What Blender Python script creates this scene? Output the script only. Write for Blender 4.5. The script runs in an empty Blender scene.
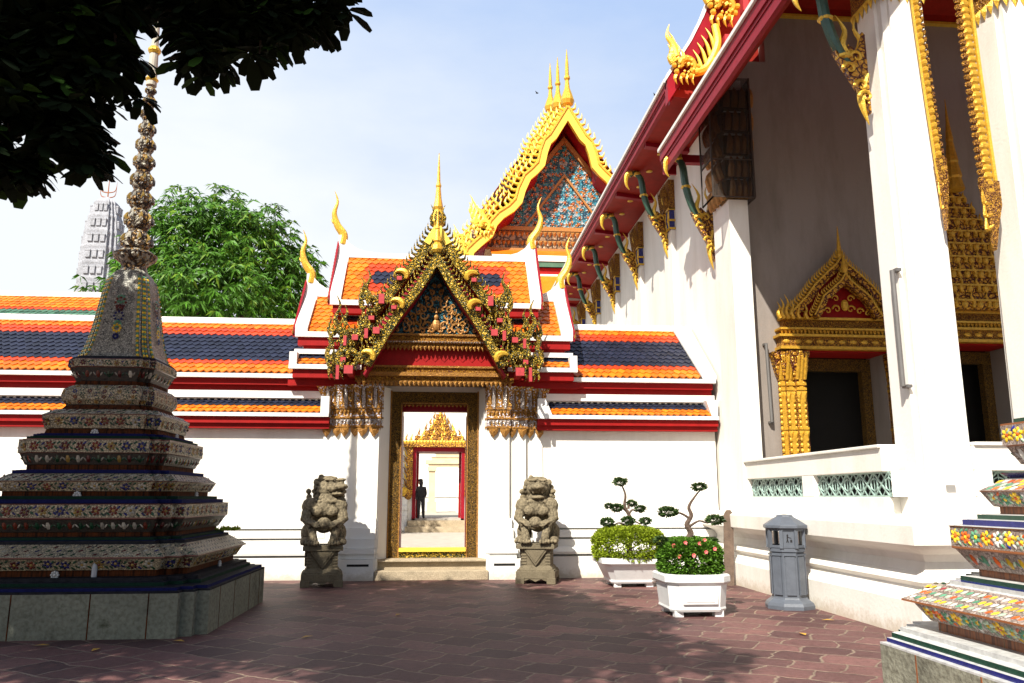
import bpy, math, random
from mathutils import Vector, Matrix, noise
random.seed(7)
scene = bpy.context.scene
col = scene.collection
pi = math.pi
R = math.radians
V = Vector

# ------------------------------------------------------------------ helpers
class MB:
    """collects faces, builds ONE mesh object"""
    def __init__(s, *mats):
        s.v = []; s.f = []; s.mi = []; s.mats = list(mats); s.m = 0; s.smooth = False; s.sm = []
    def face(s, pts, m=None):
        n = len(s.v); s.v.extend([tuple(p) for p in pts])
        s.f.append(tuple(range(n, n+len(pts)))); s.mi.append(s.m if m is None else m); s.sm.append(s.smooth)
    def add(s, vs, fs, m=None):
        n = len(s.v); s.v.extend([tuple(p) for p in vs])
        for f in fs:
            s.f.append(tuple(i+n for i in f)); s.mi.append(s.m if m is None else m); s.sm.append(s.smooth)
    def box(s, x0, x1, y0, y1, z0, z1, m=None):
        if x0 > x1: x0, x1 = x1, x0
        if y0 > y1: y0, y1 = y1, y0
        if z0 > z1: z0, z1 = z1, z0
        vs = [(x0,y0,z0),(x1,y0,z0),(x1,y1,z0),(x0,y1,z0),(x0,y0,z1),(x1,y0,z1),(x1,y1,z1),(x0,y1,z1)]
        s.add(vs, [(0,3,2,1),(4,5,6,7),(0,1,5,4),(1,2,6,5),(2,3,7,6),(3,0,4,7)], m)
    def obox(s, c, ux, uy, uz, m=None):
        c = V(c); ux = V(ux); uy = V(uy); uz = V(uz)
        vs = [c+a*ux+b*uy+d*uz for d in (-1,1) for a, b in ((-1,-1),(1,-1),(1,1),(-1,1))]
        s.add(vs, [(0,3,2,1),(4,5,6,7),(0,1,5,4),(1,2,6,5),(2,3,7,6),(3,0,4,7)], m)
    def loft(s, rings, closed=True, caps=True, m=None):
        n = len(rings[0]); vs = [p for r in rings for p in r]; fs = []
        for i in range(len(rings)-1):
            for j in range(n if closed else n-1):
                a = i*n+j; b = i*n+(j+1) % n
                fs.append((a, b, b+n, a+n))
        s.add(vs, fs, m)
        if caps:
            s.face(list(reversed(rings[0])), m); s.face(rings[-1], m)
    def lathe(s, prof, cx, cy, n=16, m=None, ph=0):
        rings = [[(cx+r*math.cos(2*pi*(k+ph)/n), cy+r*math.sin(2*pi*(k+ph)/n), z) for k in range(n)] for r, z in prof]
        s.loft(rings, m=m)
    def tube(s, pts, rad, n=7, flat=1.0, m=None, axis=None):
        pts = [V(p) for p in pts]; rings = []
        if not isinstance(rad, (list, tuple)): rad = [rad]*len(pts)
        prev = None
        for i, p in enumerate(pts):
            t = (pts[min(i+1, len(pts)-1)]-pts[max(i-1, 0)])
            if t.length < 1e-9: t = V((0,0,1))
            t.normalize()
            if axis is not None: a = V(axis)-t*t.dot(V(axis))
            elif prev is None:
                a = t.orthogonal()
            else: a = prev-t*t.dot(prev)
            if a.length < 1e-6: a = t.orthogonal()
            a.normalize(); prev = a; b = t.cross(a)
            r = rad[i]
            rings.append([p+a*r*flat*math.cos(2*pi*k/n)+b*r*math.sin(2*pi*k/n) for k in range(n)])
        s.loft(rings, m=m)
    def ball(s, c, r, n=10, k=7, m=None, rot=None):
        if not isinstance(r, (tuple, list)): r = (r, r, r)
        c = V(c); rings = []
        for i in range(1, k):
            th = pi*i/k
            ring = []
            for j in range(n):
                a = 2*pi*j/n
                p = V((r[0]*math.sin(th)*math.cos(a), r[1]*math.sin(th)*math.sin(a), -r[2]*math.cos(th)))
                if rot: p = rot @ p
                ring.append(c+p)
            rings.append(ring)
        s.loft(rings, caps=False, m=m)
        for ring, z, rev in ((rings[0], -1, 1), (rings[-1], 1, 0)):
            p = V((0,0,z*r[2]))
            if rot: p = rot @ p
            p = c+p
            for j in range(n):
                q = [ring[j], ring[(j+1) % n], p]
                s.face(q[::-1] if rev else q, m)
    def prism(s, poly, y0, y1, m=None):
        """polygon in xz, extruded along y (poly counterclockwise seen from -y)"""
        a = [(x, y0, z) for x, z in poly]; b = [(x, y1, z) for x, z in poly]
        n = len(poly); s.add(a+b, [tuple(range(n)), tuple(range(2*n-1, n-1, -1))]+[(i, i+n, (i+1) % n+n, (i+1) % n) for i in range(n)], m)
    def prism_x(s, poly, x0, x1, m=None):
        """polygon in yz, extruded along x"""
        a = [(x0, y, z) for y, z in poly]; b = [(x1, y, z) for y, z in poly]
        n = len(poly); s.add(a+b, [tuple(range(n)), tuple(range(2*n-1, n-1, -1))]+[(i, i+n, (i+1) % n+n, (i+1) % n) for i in range(n)], m)
    def build(s, name, parent=None, bevel=0, recalc=True):
        me = bpy.data.meshes.new(name)
        off = V(parent_world(parent)) if parent else V((0,0,0))
        me.from_pydata([(p[0]-off.x, p[1]-off.y, p[2]-off.z) for p in s.v], [], s.f)
        for m in s.mats: me.materials.append(m)
        me.polygons.foreach_set('material_index', s.mi)
        me.polygons.foreach_set('use_smooth', s.sm)
        if recalc:
            import bmesh
            bm = bmesh.new(); bm.from_mesh(me); bmesh.ops.recalc_face_normals(bm, faces=bm.faces); bm.to_mesh(me); bm.free()
        me.update()
        o = bpy.data.objects.new(name, me); col.objects.link(o)
        if parent: o.parent = parent
        if bevel:
            md = o.modifiers.new('bevel', 'BEVEL'); md.width = bevel; md.segments = 2; md.limit_method = 'ANGLE'; md.angle_limit = R(50)
        return o

def parent_world(o):
    v = V((0,0,0))
    while o: v += o.location; o = o.parent
    return v

def thing(name, label, cat, loc=(0,0,0), group=None):
    o = bpy.data.objects.new(name, None); o.empty_display_size = .2
    col.objects.link(o); o.location = loc
    o['label'] = label; o['category'] = cat
    if group: o['group'] = group
    return o
def tag(o, label=None, cat=None, group=None, kind=None):
    if label: o['label'] = label
    if cat: o['category'] = cat
    if group: o['group'] = group
    if kind: o['kind'] = kind
    return o
def copy_tree(o, parent=None):
    c = o.copy(); col.objects.link(c); c.parent = parent
    for ch in list(o.children): copy_tree(ch, c)
    return c

# ------------------------------------------------------------------ materials
def newmat(name):
    m = bpy.data.materials.new(name); m.use_nodes = True
    nt = m.node_tree; b = nt.nodes['Principled BSDF']
    return m, nt, b
def N(nt, t, **kw):
    n = nt.nodes.new(t)
    for k, v in kw.items():
        if k.startswith('i_'):
            key = k[2:]; key = int(key) if key.isdigit() else key.replace('_', ' ')
            n.inputs[key].default_value = v
        else: setattr(n, k, v)
    return n
def ramp(nt, stops, interp='LINEAR'):
    n = nt.nodes.new('ShaderNodeValToRGB'); n.color_ramp.interpolation = interp
    e = n.color_ramp.elements
    while len(e) > 1: e.remove(e[-1])
    for i, (p, c) in enumerate(stops):
        el = e[0] if i == 0 else e.new(p)
        el.position = p; el.color = (*c, 1) if len(c) == 3 else c
    return n
def c4(c): return (c[0], c[1], c[2], 1)
def simple(name, c, rough=.6, metal=0, var=.15, scale=6, bump=0, bscale=30, island=0, spec=.5, detail=6):
    m, nt, b = newmat(name); L = nt.links
    tc = N(nt, 'ShaderNodeTexCoord')
    no = N(nt, 'ShaderNodeTexNoise', i_Scale=scale, i_Detail=detail); no.inputs['Roughness'].default_value = .65
    L.new(tc.outputs['Object'], no.inputs['Vector'])
    rp = ramp(nt, [(.3, tuple(x*(1-var) for x in c)), (.7, tuple(min(1, x*(1+var)) for x in c))])
    L.new(no.outputs['Fac'], rp.inputs['Fac']); out = rp.outputs['Color']
    if island:
        g = N(nt, 'ShaderNodeNewGeometry'); mr = N(nt, 'ShaderNodeMapRange'); mr.inputs['To Min'].default_value = 1-island; mr.inputs['To Max'].default_value = 1+island
        L.new(g.outputs['Random Per Island'], mr.inputs['Value'])
        hs = N(nt, 'ShaderNodeHueSaturation'); L.new(mr.outputs[0], hs.inputs['Value']); L.new(out, hs.inputs['Color']); out = hs.outputs['Color']
    L.new(out, b.inputs['Base Color'])
    b.inputs['Roughness'].default_value = rough; b.inputs['Metallic'].default_value = metal
    b.inputs['Specular IOR Level'].default_value = spec
    if bump:
        n2 = N(nt, 'ShaderNodeTexNoise', i_Scale=bscale, i_Detail=5)
        L.new(tc.outputs['Object'], n2.inputs['Vector'])
        bp = N(nt, 'ShaderNodeBump', i_Strength=bump, i_Distance=.02); L.new(n2.outputs['Fac'], bp.inputs['Height']); L.new(bp.outputs['Normal'], b.inputs['Normal'])
    return m

def plaster(name, c, stain=.1):
    m, nt, b = newmat(name); L = nt.links
    tc = N(nt, 'ShaderNodeTexCoord')
    mp = N(nt, 'ShaderNodeMapping'); mp.inputs['Scale'].default_value = (1.1, 1.1, .25)
    L.new(tc.outputs['Object'], mp.inputs['Vector'])
    no = N(nt, 'ShaderNodeTexNoise', i_Scale=1.2, i_Detail=9); no.inputs['Roughness'].default_value = .7
    L.new(mp.outputs[0], no.inputs['Vector'])
    rp = ramp(nt, [(.30, tuple(x*(1-stain)*f for x, f in zip(c, (1, .985, .95)))), (.55, c)])
    L.new(no.outputs['Fac'], rp.inputs['Fac'])
    # fine grime specks
    n3 = N(nt, 'ShaderNodeTexNoise', i_Scale=9, i_Detail=8); n3.inputs['Roughness'].default_value = .75
    L.new(tc.outputs['Object'], n3.inputs['Vector'])
    r3 = ramp(nt, [(.22, (.72, .69, .63)), (.36, (1, 1, 1))]); L.new(n3.outputs['Fac'], r3.inputs['Fac'])
    mx = N(nt, 'ShaderNodeMix', data_type='RGBA', blend_type='MULTIPLY'); mx.inputs[0].default_value = min(1, stain*5)
    L.new(rp.outputs['Color'], mx.inputs[6]); L.new(r3.outputs['Color'], mx.inputs[7])
    # splash-back dirt close to the paving
    sp = N(nt, 'ShaderNodeSeparateXYZ'); geo = N(nt, 'ShaderNodeNewGeometry'); L.new(geo.outputs['Position'], sp.inputs[0])
    ad = N(nt, 'ShaderNodeMath', operation='MULTIPLY_ADD', i_1=.5, i_2=-.18); L.new(n3.outputs['Fac'], ad.inputs[0])
    sb = N(nt, 'ShaderNodeMath', operation='SUBTRACT'); L.new(sp.outputs['Z'], sb.inputs[0]); L.new(ad.outputs[0], sb.inputs[1])
    mr = N(nt, 'ShaderNodeMapRange'); mr.inputs['From Min'].default_value = -.05; mr.inputs['From Max'].default_value = .12; L.new(sb.outputs[0], mr.inputs['Value'])
    m2 = N(nt, 'ShaderNodeMix', data_type='RGBA'); L.new(mr.outputs[0], m2.inputs[0]); m2.inputs[6].default_value = c4(tuple(x*f for x, f in zip(c, (.72, .66, .58))))
    L.new(mx.outputs[2], m2.inputs[7]); L.new(m2.outputs[2], b.inputs['Base Color'])
    b.inputs['Roughness'].default_value = .75; b.inputs['Specular IOR Level'].default_value = .25
    n2 = N(nt, 'ShaderNodeTexNoise', i_Scale=22, i_Detail=6); L.new(tc.outputs['Object'], n2.inputs['Vector'])
    bp = N(nt, 'ShaderNodeBump', i_Strength=.18, i_Distance=.02); L.new(n2.outputs['Fac'], bp.inputs['Height']); L.new(bp.outputs['Normal'], b.inputs['Normal'])
    return m

def carved(name, hi, lo, scale=14, bump=.8, metal=.35, rough=.35, lowpos=.12, third=None):
    """gilt carving: raised gold over a painted ground"""
    m, nt, b = newmat(name); L = nt.links
    tc = N(nt, 'ShaderNodeTexCoord')
    nz = N(nt, 'ShaderNodeTexNoise', i_Scale=scale*.5, i_Detail=2); L.new(tc.outputs['Object'], nz.inputs['Vector'])
    mxv = N(nt, 'ShaderNodeMix', data_type='VECTOR'); mxv.inputs[0].default_value = .12
    L.new(tc.outputs['Object'], mxv.inputs[4]); L.new(nz.outputs['Color'], mxv.inputs[5])
    vo = N(nt, 'ShaderNodeTexVoronoi', feature='DISTANCE_TO_EDGE', i_Scale=scale); L.new(mxv.outputs[1], vo.inputs['Vector'])
    v2 = N(nt, 'ShaderNodeTexVoronoi', i_Scale=scale*2.1); L.new(mxv.outputs[1], v2.inputs['Vector'])
    st = [(lowpos*.5, lo), (lowpos*1.4, hi)]
    rp = ramp(nt, st); L.new(vo.outputs['Distance'], rp.inputs['Fac'])
    r2 = ramp(nt, [(.15, (1, 1, 1)), (.6, (.62, .5, .38))]); L.new(v2.outputs['Distance'], r2.inputs['Fac'])
    mx = N(nt, 'ShaderNodeMix', data_type='RGBA', blend_type='MULTIPLY'); mx.inputs[0].default_value = .8
    L.new(rp.outputs['Color'], mx.inputs[6]); L.new(r2.outputs['Color'], mx.inputs[7]); out = mx.outputs[2]
    if third:
        v3 = N(nt, 'ShaderNodeTexVoronoi', i_Scale=scale*1.6); L.new(tc.outputs['Object'], v3.inputs['Vector'])
        sx = N(nt, 'ShaderNodeSeparateColor'); L.new(v3.outputs['Color'], sx.inputs[0])
        r3 = ramp(nt, [(0, (0,0,0)), (.72, (1,1,1))], 'CONSTANT'); L.new(sx.outputs[0], r3.inputs['Fac'])
        m3 = N(nt, 'ShaderNodeMix', data_type='RGBA'); L.new(r3.outputs['Color'], m3.inputs[0]); L.new(out, m3.inputs[6]); m3.inputs[7].default_value = c4(third); out = m3.outputs[2]
    L.new(out, b.inputs['Base Color'])
    b.inputs['Metallic'].default_value = metal; b.inputs['Roughness'].default_value = rough
    sm = N(nt, 'ShaderNodeMath', operation='SUBTRACT'); L.new(vo.outputs['Distance'], sm.inputs[0]); L.new(v2.outputs['Distance'], sm.inputs[1])
    bp = N(nt, 'ShaderNodeBump', i_Strength=bump, i_Distance=.03); L.new(sm.outputs[0], bp.inputs['Height']); L.new(bp.outputs['Normal'], b.inputs['Normal'])
    return m

def stone_mat(name, c, moss=(.10,.11,.06), scale=3, dark=.45):
    m, nt, b = newmat(name); L = nt.links
    tc = N(nt, 'ShaderNodeTexCoord')
    no = N(nt, 'ShaderNodeTexNoise', i_Scale=scale, i_Detail=10); no.inputs['Roughness'].default_value = .72
    L.new(tc.outputs['Object'], no.inputs['Vector'])
    rp = ramp(nt, [(.25, tuple(x*dark for x in c)), (.45, c), (.62, tuple(x*1.2 for x in c)), (.75, moss)])
    L.new(no.outputs['Fac'], rp.inputs['Fac'])
    n4 = N(nt, 'ShaderNodeTexNoise', i_Scale=scale*14, i_Detail=6); L.new(tc.outputs['Object'], n4.inputs['Vector'])
    r4 = ramp(nt, [(.3, (.6, .58, .55)), (.6, (1.08, 1.08, 1.08))]); L.new(n4.outputs['Fac'], r4.inputs['Fac'])
    mx = N(nt, 'ShaderNodeMix', data_type='RGBA', blend_type='MULTIPLY'); mx.inputs[0].default_value = .8
    L.new(rp.outputs['Color'], mx.inputs[6]); L.new(r4.outputs['Color'], mx.inputs[7]); L.new(mx.outputs[2], b.inputs['Base Color'])
    b.inputs['Roughness'].default_value = .9; b.inputs['Specular IOR Level'].default_value = .2
    ad = N(nt, 'ShaderNodeMath', operation='ADD'); L.new(no.outputs['Fac'], ad.inputs[0]); L.new(n4.outputs['Fac'], ad.inputs[1])
    bp = N(nt, 'ShaderNodeBump', i_Strength=.5, i_Distance=.03); L.new(ad.outputs[0], bp.inputs['Height']); L.new(bp.outputs['Normal'], b.inputs['Normal'])
    return m

M = {}
M['white'] = plaster('white_plaster', (.86,.82,.74), .15)
M['white2'] = plaster('white_plaster_pale', (.80,.78,.73), .07)
M['whitewall'] = plaster('shaded_porch_plaster', (.29,.25,.22), .28)  # white wall darkened, the porch shade is put into its colour
M['trim'] = plaster('white_roof_trim', (.80,.78,.74), .12)
M['orange'] = simple('orange_glazed_tile', (.70,.16,.006), .42, var=.2, scale=2, island=.32, bump=.2)
M['redtile'] = simple('red_glazed_tile', (.50,.05,.01), .4, var=.14, scale=3, island=.2, bump=.2)
M['navy'] = simple('navy_glazed_tile', (.012,.015,.032), .45, var=.25, scale=3, island=.35, bump=.2)
M['greentile'] = simple('green_glazed_tile', (.06,.14,.09), .3, var=.2, scale=3, island=.3)
M['under'] = simple('tile_mortar', (.10,.04,.02), .9)
M['red'] = simple('red_painted_wood', (.30,.006,.005), .6, var=.15, scale=5, bump=.08, spec=.2)
M['maroon'] = simple('maroon_painted_wood', (.26,.004,.014), .5, var=.15, scale=4, bump=.08, spec=.25)
M['soffit'] = simple('red_soffit_boards', (.27,.014,.006), .65, var=.2, scale=4, bump=.1, spec=.2)
M['pink'] = simple('weathered_pink_beam_end', (.42,.03,.035), .6, var=.25, scale=20)
M['gold'] = simple('bright_gilding', (.72,.44,.045), .32, .35, var=.18, scale=12, bump=.5, bscale=45)
M['yellow'] = simple('yellow_gilt_board', (.86,.62,.07), .42, .08, var=.10, scale=10, bump=.3, bscale=40)
M['goldc'] = carved('gilt_carving', (.78,.42,.04), (.10,.015,.008), 13, .9)
M['goldf'] = carved('fine_gilt_carving', (.74,.40,.045), (.12,.03,.01), 30, .8)
M['golddk'] = carved('old_gilt_frame', (.38,.22,.03), (.03,.02,.01), 34, .7, rough=.45)
M['mosaic'] = carved('gilt_mirror_mosaic', (.80,.56,.06), (.03,.045,.012), 20, 1.0, .25, .25, .15)
M['gilt'] = carved('aged_orange_gilding', (.58,.30,.05), (.12,.04,.02), 40, .5, .35, .35, .06)
M['glass'] = carved('gilt_glass_mosaic', (.85,.50,.08), (.16,.06,.05), 26, .7, .25, .25, .10, third=(.75,.75,.85))
M['silver'] = carved('mirror_glass_inlay', (.85,.86,.88), (.35,.30,.28), 30, .6, .3, .15)
M['tymp'] = carved('dark_teal_glass', (.02,.075,.10), (.008,.01,.012), 26, .6, .3, .25, third=(.03,.20,.26))
M['bronze'] = simple('old_gilt_relief', (.40,.19,.05), .45, .4, var=.3, scale=20, bump=.5)
M['gdark'] = simple('green_glazed_bracket', (.035,.085,.055), .3, .1, var=.3, scale=9, bump=.2)
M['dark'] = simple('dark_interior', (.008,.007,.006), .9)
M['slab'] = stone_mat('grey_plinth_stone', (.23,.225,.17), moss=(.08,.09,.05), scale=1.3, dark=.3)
M['slab_l'] = stone_mat('shaded_plinth_stone', (.19,.195,.15), moss=(.06,.065,.035), scale=1.5, dark=.22)  # copy of the plinth stone with shade painted into the tone
M['lion'] = stone_mat('carved_grey_stone', (.17,.14,.09), moss=(.06,.055,.035), scale=7, dark=.28)
M['step'] = stone_mat('worn_step_stone', (.42,.34,.23), moss=(.32,.25,.16), scale=4, dark=.7)
M['prang'] = stone_mat('pale_prang_stone', (.36,.37,.40), moss=(.28,.29,.31), scale=.8, dark=.75)
M['cream'] = simple('cream_stone', (.62,.50,.32), .8, var=.12, scale=3)
M['court'] = simple('courtyard_paving', (.42,.38,.32), .8, var=.15, scale=2)
M['bin'] = simple('grey_painted_bin', (.10,.113,.135), .45, var=.12, scale=9, bump=.1)
M['pot'] = simple('white_glazed_pot', (.72,.72,.70), .35, var=.07, scale=7, bump=.05)
M['soil'] = simple('potting_soil', (.05,.035,.025), .95, bump=.5)
M['bark'] = simple('rough_bark', (.10,.065,.045), .9, var=.35, scale=18, bump=.8)
M['twig'] = simple('dark_twig_bark', (.05,.035,.025), .9, var=.3, scale=18, bump=.8)
M['plank'] = simple('weathered_plank', (.12,.08,.055), .85, var=.3, scale=9, bump=.4)
M['metal'] = simple('grey_tube_fitting', (.17,.16,.15), .4, .3, var=.1)
M['flower'] = simple('pink_petal', (.80,.16,.15), .6)
M['cloth_dark'] = simple('dark_cloth', (.015,.013,.014), .9)
M['skin'] = simple('skin', (.25,.13,.08), .6)
M['grille'] = simple('green_glazed_grille', (.30,.42,.37), .4, var=.25, scale=14)
M['navyband'] = simple('blue_tile_strip', (.015,.018,.14), .25, var=.25, scale=20)
M['greenband'] = simple('dark_green_tile_strip', (.012,.05,.03), .25, var=.3, scale=20)
M['whiteband'] = simple('white_tile_strip', (.50,.50,.48), .5, var=.25, scale=14)
def leafmat(name, c, trans=.25, rough=.5, island=.35):
    m = simple(name, c, rough, var=.2, scale=5, island=island, spec=.08 if 'dark' in name else .35)
    nt = m.node_tree; b = nt.nodes['Principled BSDF']; L = nt.links
    tr = N(nt, 'ShaderNodeBsdfTranslucent'); src = b.inputs['Base Color'].links[0].from_socket
    L.new(src, tr.inputs['Color']); ms = N(nt, 'ShaderNodeMixShader'); ms.inputs[0].default_value = trans
    L.new(b.outputs[0], ms.inputs[1]); L.new(tr.outputs[0], ms.inputs[2]); L.new(ms.outputs[0], nt.nodes['Material Output'].inputs['Surface'])
    return m
M['leaf_near'] = leafmat('dark_backlit_leaf', (.006,.012,.004), .03, .75)  # near black, the backlit silhouette is put into the leaf colour
M['leaf_far'] = leafmat('mango_leaf', (.075,.20,.016), .3, .5, .5)
M['leaf_tip'] = leafmat('young_mango_leaf', (.20,.34,.03), .35)
M['hedge_y'] = leafmat('yellow_green_hedge_leaf', (.28,.36,.02), .2)
M['hedge_g'] = leafmat('green_hedge_leaf', (.10,.22,.02), .25, island=.5)
M['pad'] = leafmat('bonsai_needles', (.045,.085,.02), .15, island=.5)

# streaked rust-brown recess tiles
m, nt, b = newmat('rust_brown_glazed_recess'); L = nt.links
tc = N(nt, 'ShaderNodeTexCoord'); mp = N(nt, 'ShaderNodeMapping'); mp.inputs['Scale'].default_value = (40,40,4); L.new(tc.outputs['Object'], mp.inputs['Vector'])
no = N(nt, 'ShaderNodeTexNoise', i_Scale=1, i_Detail=4); L.new(mp.outputs[0], no.inputs['Vector'])
rp = ramp(nt, [(.35, (.09,.03,.015)), (.6, (.34,.11,.035)), (.72, (.10,.08,.04))]); L.new(no.outputs['Fac'], rp.inputs['Fac']); L.new(rp.outputs[0], b.inputs['Base Color']); b.inputs['Roughness'].default_value = .4
M['rust'] = m

def crease_shade(m, lo=.46, hi=.53, dark=.22):  # paints shade into creases and lightens raised edges
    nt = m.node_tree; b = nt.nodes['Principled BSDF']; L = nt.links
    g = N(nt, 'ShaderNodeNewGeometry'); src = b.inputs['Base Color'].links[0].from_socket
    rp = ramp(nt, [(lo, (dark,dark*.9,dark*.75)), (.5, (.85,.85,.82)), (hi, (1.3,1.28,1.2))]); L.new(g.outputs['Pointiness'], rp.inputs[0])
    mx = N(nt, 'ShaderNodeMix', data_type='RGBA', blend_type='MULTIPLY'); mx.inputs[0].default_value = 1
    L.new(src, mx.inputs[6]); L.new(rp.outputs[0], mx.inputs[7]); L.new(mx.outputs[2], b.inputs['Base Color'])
def chipbase(name, c, grout):
    m, nt, b = newmat(name); L = nt.links
    tc = N(nt, 'ShaderNodeTexCoord')
    vo = N(nt, 'ShaderNodeTexVoronoi', feature='DISTANCE_TO_EDGE', i_Scale=32); L.new(tc.outputs['Object'], vo.inputs['Vector'])
    v2 = N(nt, 'ShaderNodeTexVoronoi', i_Scale=32); L.new(tc.outputs['Object'], v2.inputs['Vector'])
    sx = N(nt, 'ShaderNodeSeparateColor'); L.new(v2.outputs['Color'], sx.inputs[0])
    r2 = ramp(nt, [(0, tuple(x*.55 for x in c)), (.5, c), (1, tuple(x*1.2 for x in c))]); L.new(sx.outputs[0], r2.inputs['Fac'])
    rp = ramp(nt, [(.03, (0,0,0)), (.09, (1,1,1))]); L.new(vo.outputs['Distance'], rp.inputs['Fac'])
    mx = N(nt, 'ShaderNodeMix', data_type='RGBA'); L.new(rp.outputs[0], mx.inputs[0]); mx.inputs[6].default_value = c4(grout); L.new(r2.outputs[0], mx.inputs[7])
    L.new(mx.outputs[2], b.inputs['Base Color']); b.inputs['Roughness'].default_value = .5
    bp = N(nt, 'ShaderNodeBump', i_Strength=.5, i_Distance=.01); L.new(rp.outputs[0], bp.inputs['Height']); L.new(bp.outputs['Normal'], b.inputs['Normal'])
    return m
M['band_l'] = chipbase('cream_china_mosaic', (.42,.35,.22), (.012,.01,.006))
M['under_l'] = chipbase('shaded_slanting_mosaic', (.035,.028,.018), (.006,.005,.004))  # undersides painted near black to stand in for shade
M['white_l'] = simple('shaded_white_tile_strip', (.020,.020,.024), .8, var=.5, scale=14, spec=.08)  # white strips of the left stupa, shade put into the colour
M['navy_l'] = simple('dull_blue_tile_strip', (.010,.012,.07), .8, var=.3, scale=20, spec=.08)  # blue and green strips deepened the same way, as painted shade
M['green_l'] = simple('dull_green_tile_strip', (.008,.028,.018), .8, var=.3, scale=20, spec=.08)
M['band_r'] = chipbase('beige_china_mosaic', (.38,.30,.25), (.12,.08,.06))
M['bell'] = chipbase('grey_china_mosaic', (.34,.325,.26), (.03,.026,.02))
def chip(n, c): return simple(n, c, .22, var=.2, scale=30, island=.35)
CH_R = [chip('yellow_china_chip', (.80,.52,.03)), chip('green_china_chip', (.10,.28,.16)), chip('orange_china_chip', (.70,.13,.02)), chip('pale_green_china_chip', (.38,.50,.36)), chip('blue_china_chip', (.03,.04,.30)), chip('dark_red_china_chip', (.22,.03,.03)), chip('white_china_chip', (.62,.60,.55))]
CH_L = [chip('dull_yellow_china_chip', (.26,.17,.04)), chip('dark_green_china_chip', (.010,.05,.022)), chip('brick_red_china_chip', (.13,.025,.012)), chip('bottle_green_china_chip', (.015,.06,.03)), chip('deep_blue_china_chip', (.012,.014,.09)), chip('maroon_china_chip', (.07,.010,.010)), chip('off_white_china_chip', (.34,.32,.26))]  # left stupa pattern colours, darkened further to read as shade

# paving: irregular brown-purple stone slabs
m, nt, b = newmat('purple_brown_paving'); L = nt.links
tc = N(nt, 'ShaderNodeTexCoord'); mp = N(nt, 'ShaderNodeMapping'); mp.inputs['Rotation'].default_value = (0,0,R(33)); L.new(tc.outputs['Object'], mp.inputs['Vector'])
nd = N(nt, 'ShaderNodeTexNoise', i_Scale=1.7, i_Detail=6); L.new(mp.outputs[0], nd.inputs['Vector'])
sb = N(nt, 'ShaderNodeVectorMath', operation='SUBTRACT'); sb.inputs[1].default_value = (.5,.5,.5); L.new(nd.outputs['Color'], sb.inputs[0])
sc = N(nt, 'ShaderNodeVectorMath', operation='SCALE'); sc.inputs['Scale'].default_value = .34; L.new(sb.outputs[0], sc.inputs[0])
ad = N(nt, 'ShaderNodeVectorMath', operation='ADD'); L.new(mp.outputs[0], ad.inputs[0]); L.new(sc.outputs[0], ad.inputs[1])
br = N(nt, 'ShaderNodeTexBrick', i_Scale=1.0); br.offset = .43; br.squash = 1.0
br.inputs['Mortar Size'].default_value = .020; br.inputs['Mortar Smooth'].default_value = .8
br.inputs['Brick Width'].default_value = .50; br.inputs['Row Height'].default_value = .44; br.inputs['Bias'].default_value = 0
br.inputs['Color1'].default_value = (.072,.033,.033,1); br.inputs['Color2'].default_value = (.20,.094,.084,1); br.inputs['Mortar'].default_value = (.25,.185,.135,1)
L.new(ad.outputs[0], br.inputs['Vector'])
n1 = N(nt, 'ShaderNodeTexNoise', i_Scale=.55, i_Detail=8); n1.inputs['Roughness'].default_value = .65; L.new(tc.outputs['Object'], n1.inputs['Vector'])
r1 = ramp(nt, [(.3, (.72,.68,.66)), (.55, (1,1,1)), (.72, (1.45,1.35,1.22))]); L.new(n1.outputs['Fac'], r1.inputs['Fac'])
n2 = N(nt, 'ShaderNodeTexNoise', i_Scale=14, i_Detail=8); n2.inputs['Roughness'].default_value = .75; L.new(tc.outputs['Object'], n2.inputs['Vector'])
r2 = ramp(nt, [(.3, (.62,.6,.58)), (.6, (1.18,1.18,1.18))]); L.new(n2.outputs['Fac'], r2.inputs['Fac'])
ma = N(nt, 'ShaderNodeMix', data_type='RGBA', blend_type='MULTIPLY'); ma.inputs[0].default_value = 1; L.new(br.outputs['Color'], ma.inputs[6]); L.new(r1.outputs[0], ma.inputs[7])
mb_ = N(nt, 'ShaderNodeMix', data_type='RGBA', blend_type='MULTIPLY'); mb_.inputs[0].default_value = 1; L.new(ma.outputs[2], mb_.inputs[6]); L.new(r2.outputs[0], mb_.inputs[7])
L.new(mb_.outputs[2], b.inputs['Base Color']); b.inputs['Roughness'].default_value = .62; b.inputs['Specular IOR Level'].default_value = .35
iv = N(nt, 'ShaderNodeMath', operation='MULTIPLY_ADD', i_1=-1.0, i_2=1.0); L.new(br.outputs['Fac'], iv.inputs[0])
hh = N(nt, 'ShaderNodeMath', operation='MULTIPLY_ADD', i_1=.5); L.new(n2.outputs['Fac'], hh.inputs[0]); L.new(iv.outputs[0], hh.inputs[2])
bp = N(nt, 'ShaderNodeBump', i_Strength=.6, i_Distance=.02); L.new(hh.outputs[0], bp.inputs['Height']); L.new(bp.outputs['Normal'], b.inputs['Normal'])
M['paving'] = m

M['lionbody'] = stone_mat('weathered_stone_shaded_creases', (.20,.165,.11), moss=(.07,.06,.035), scale=6, dark=.35)
crease_shade(M['lionbody'])

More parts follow.
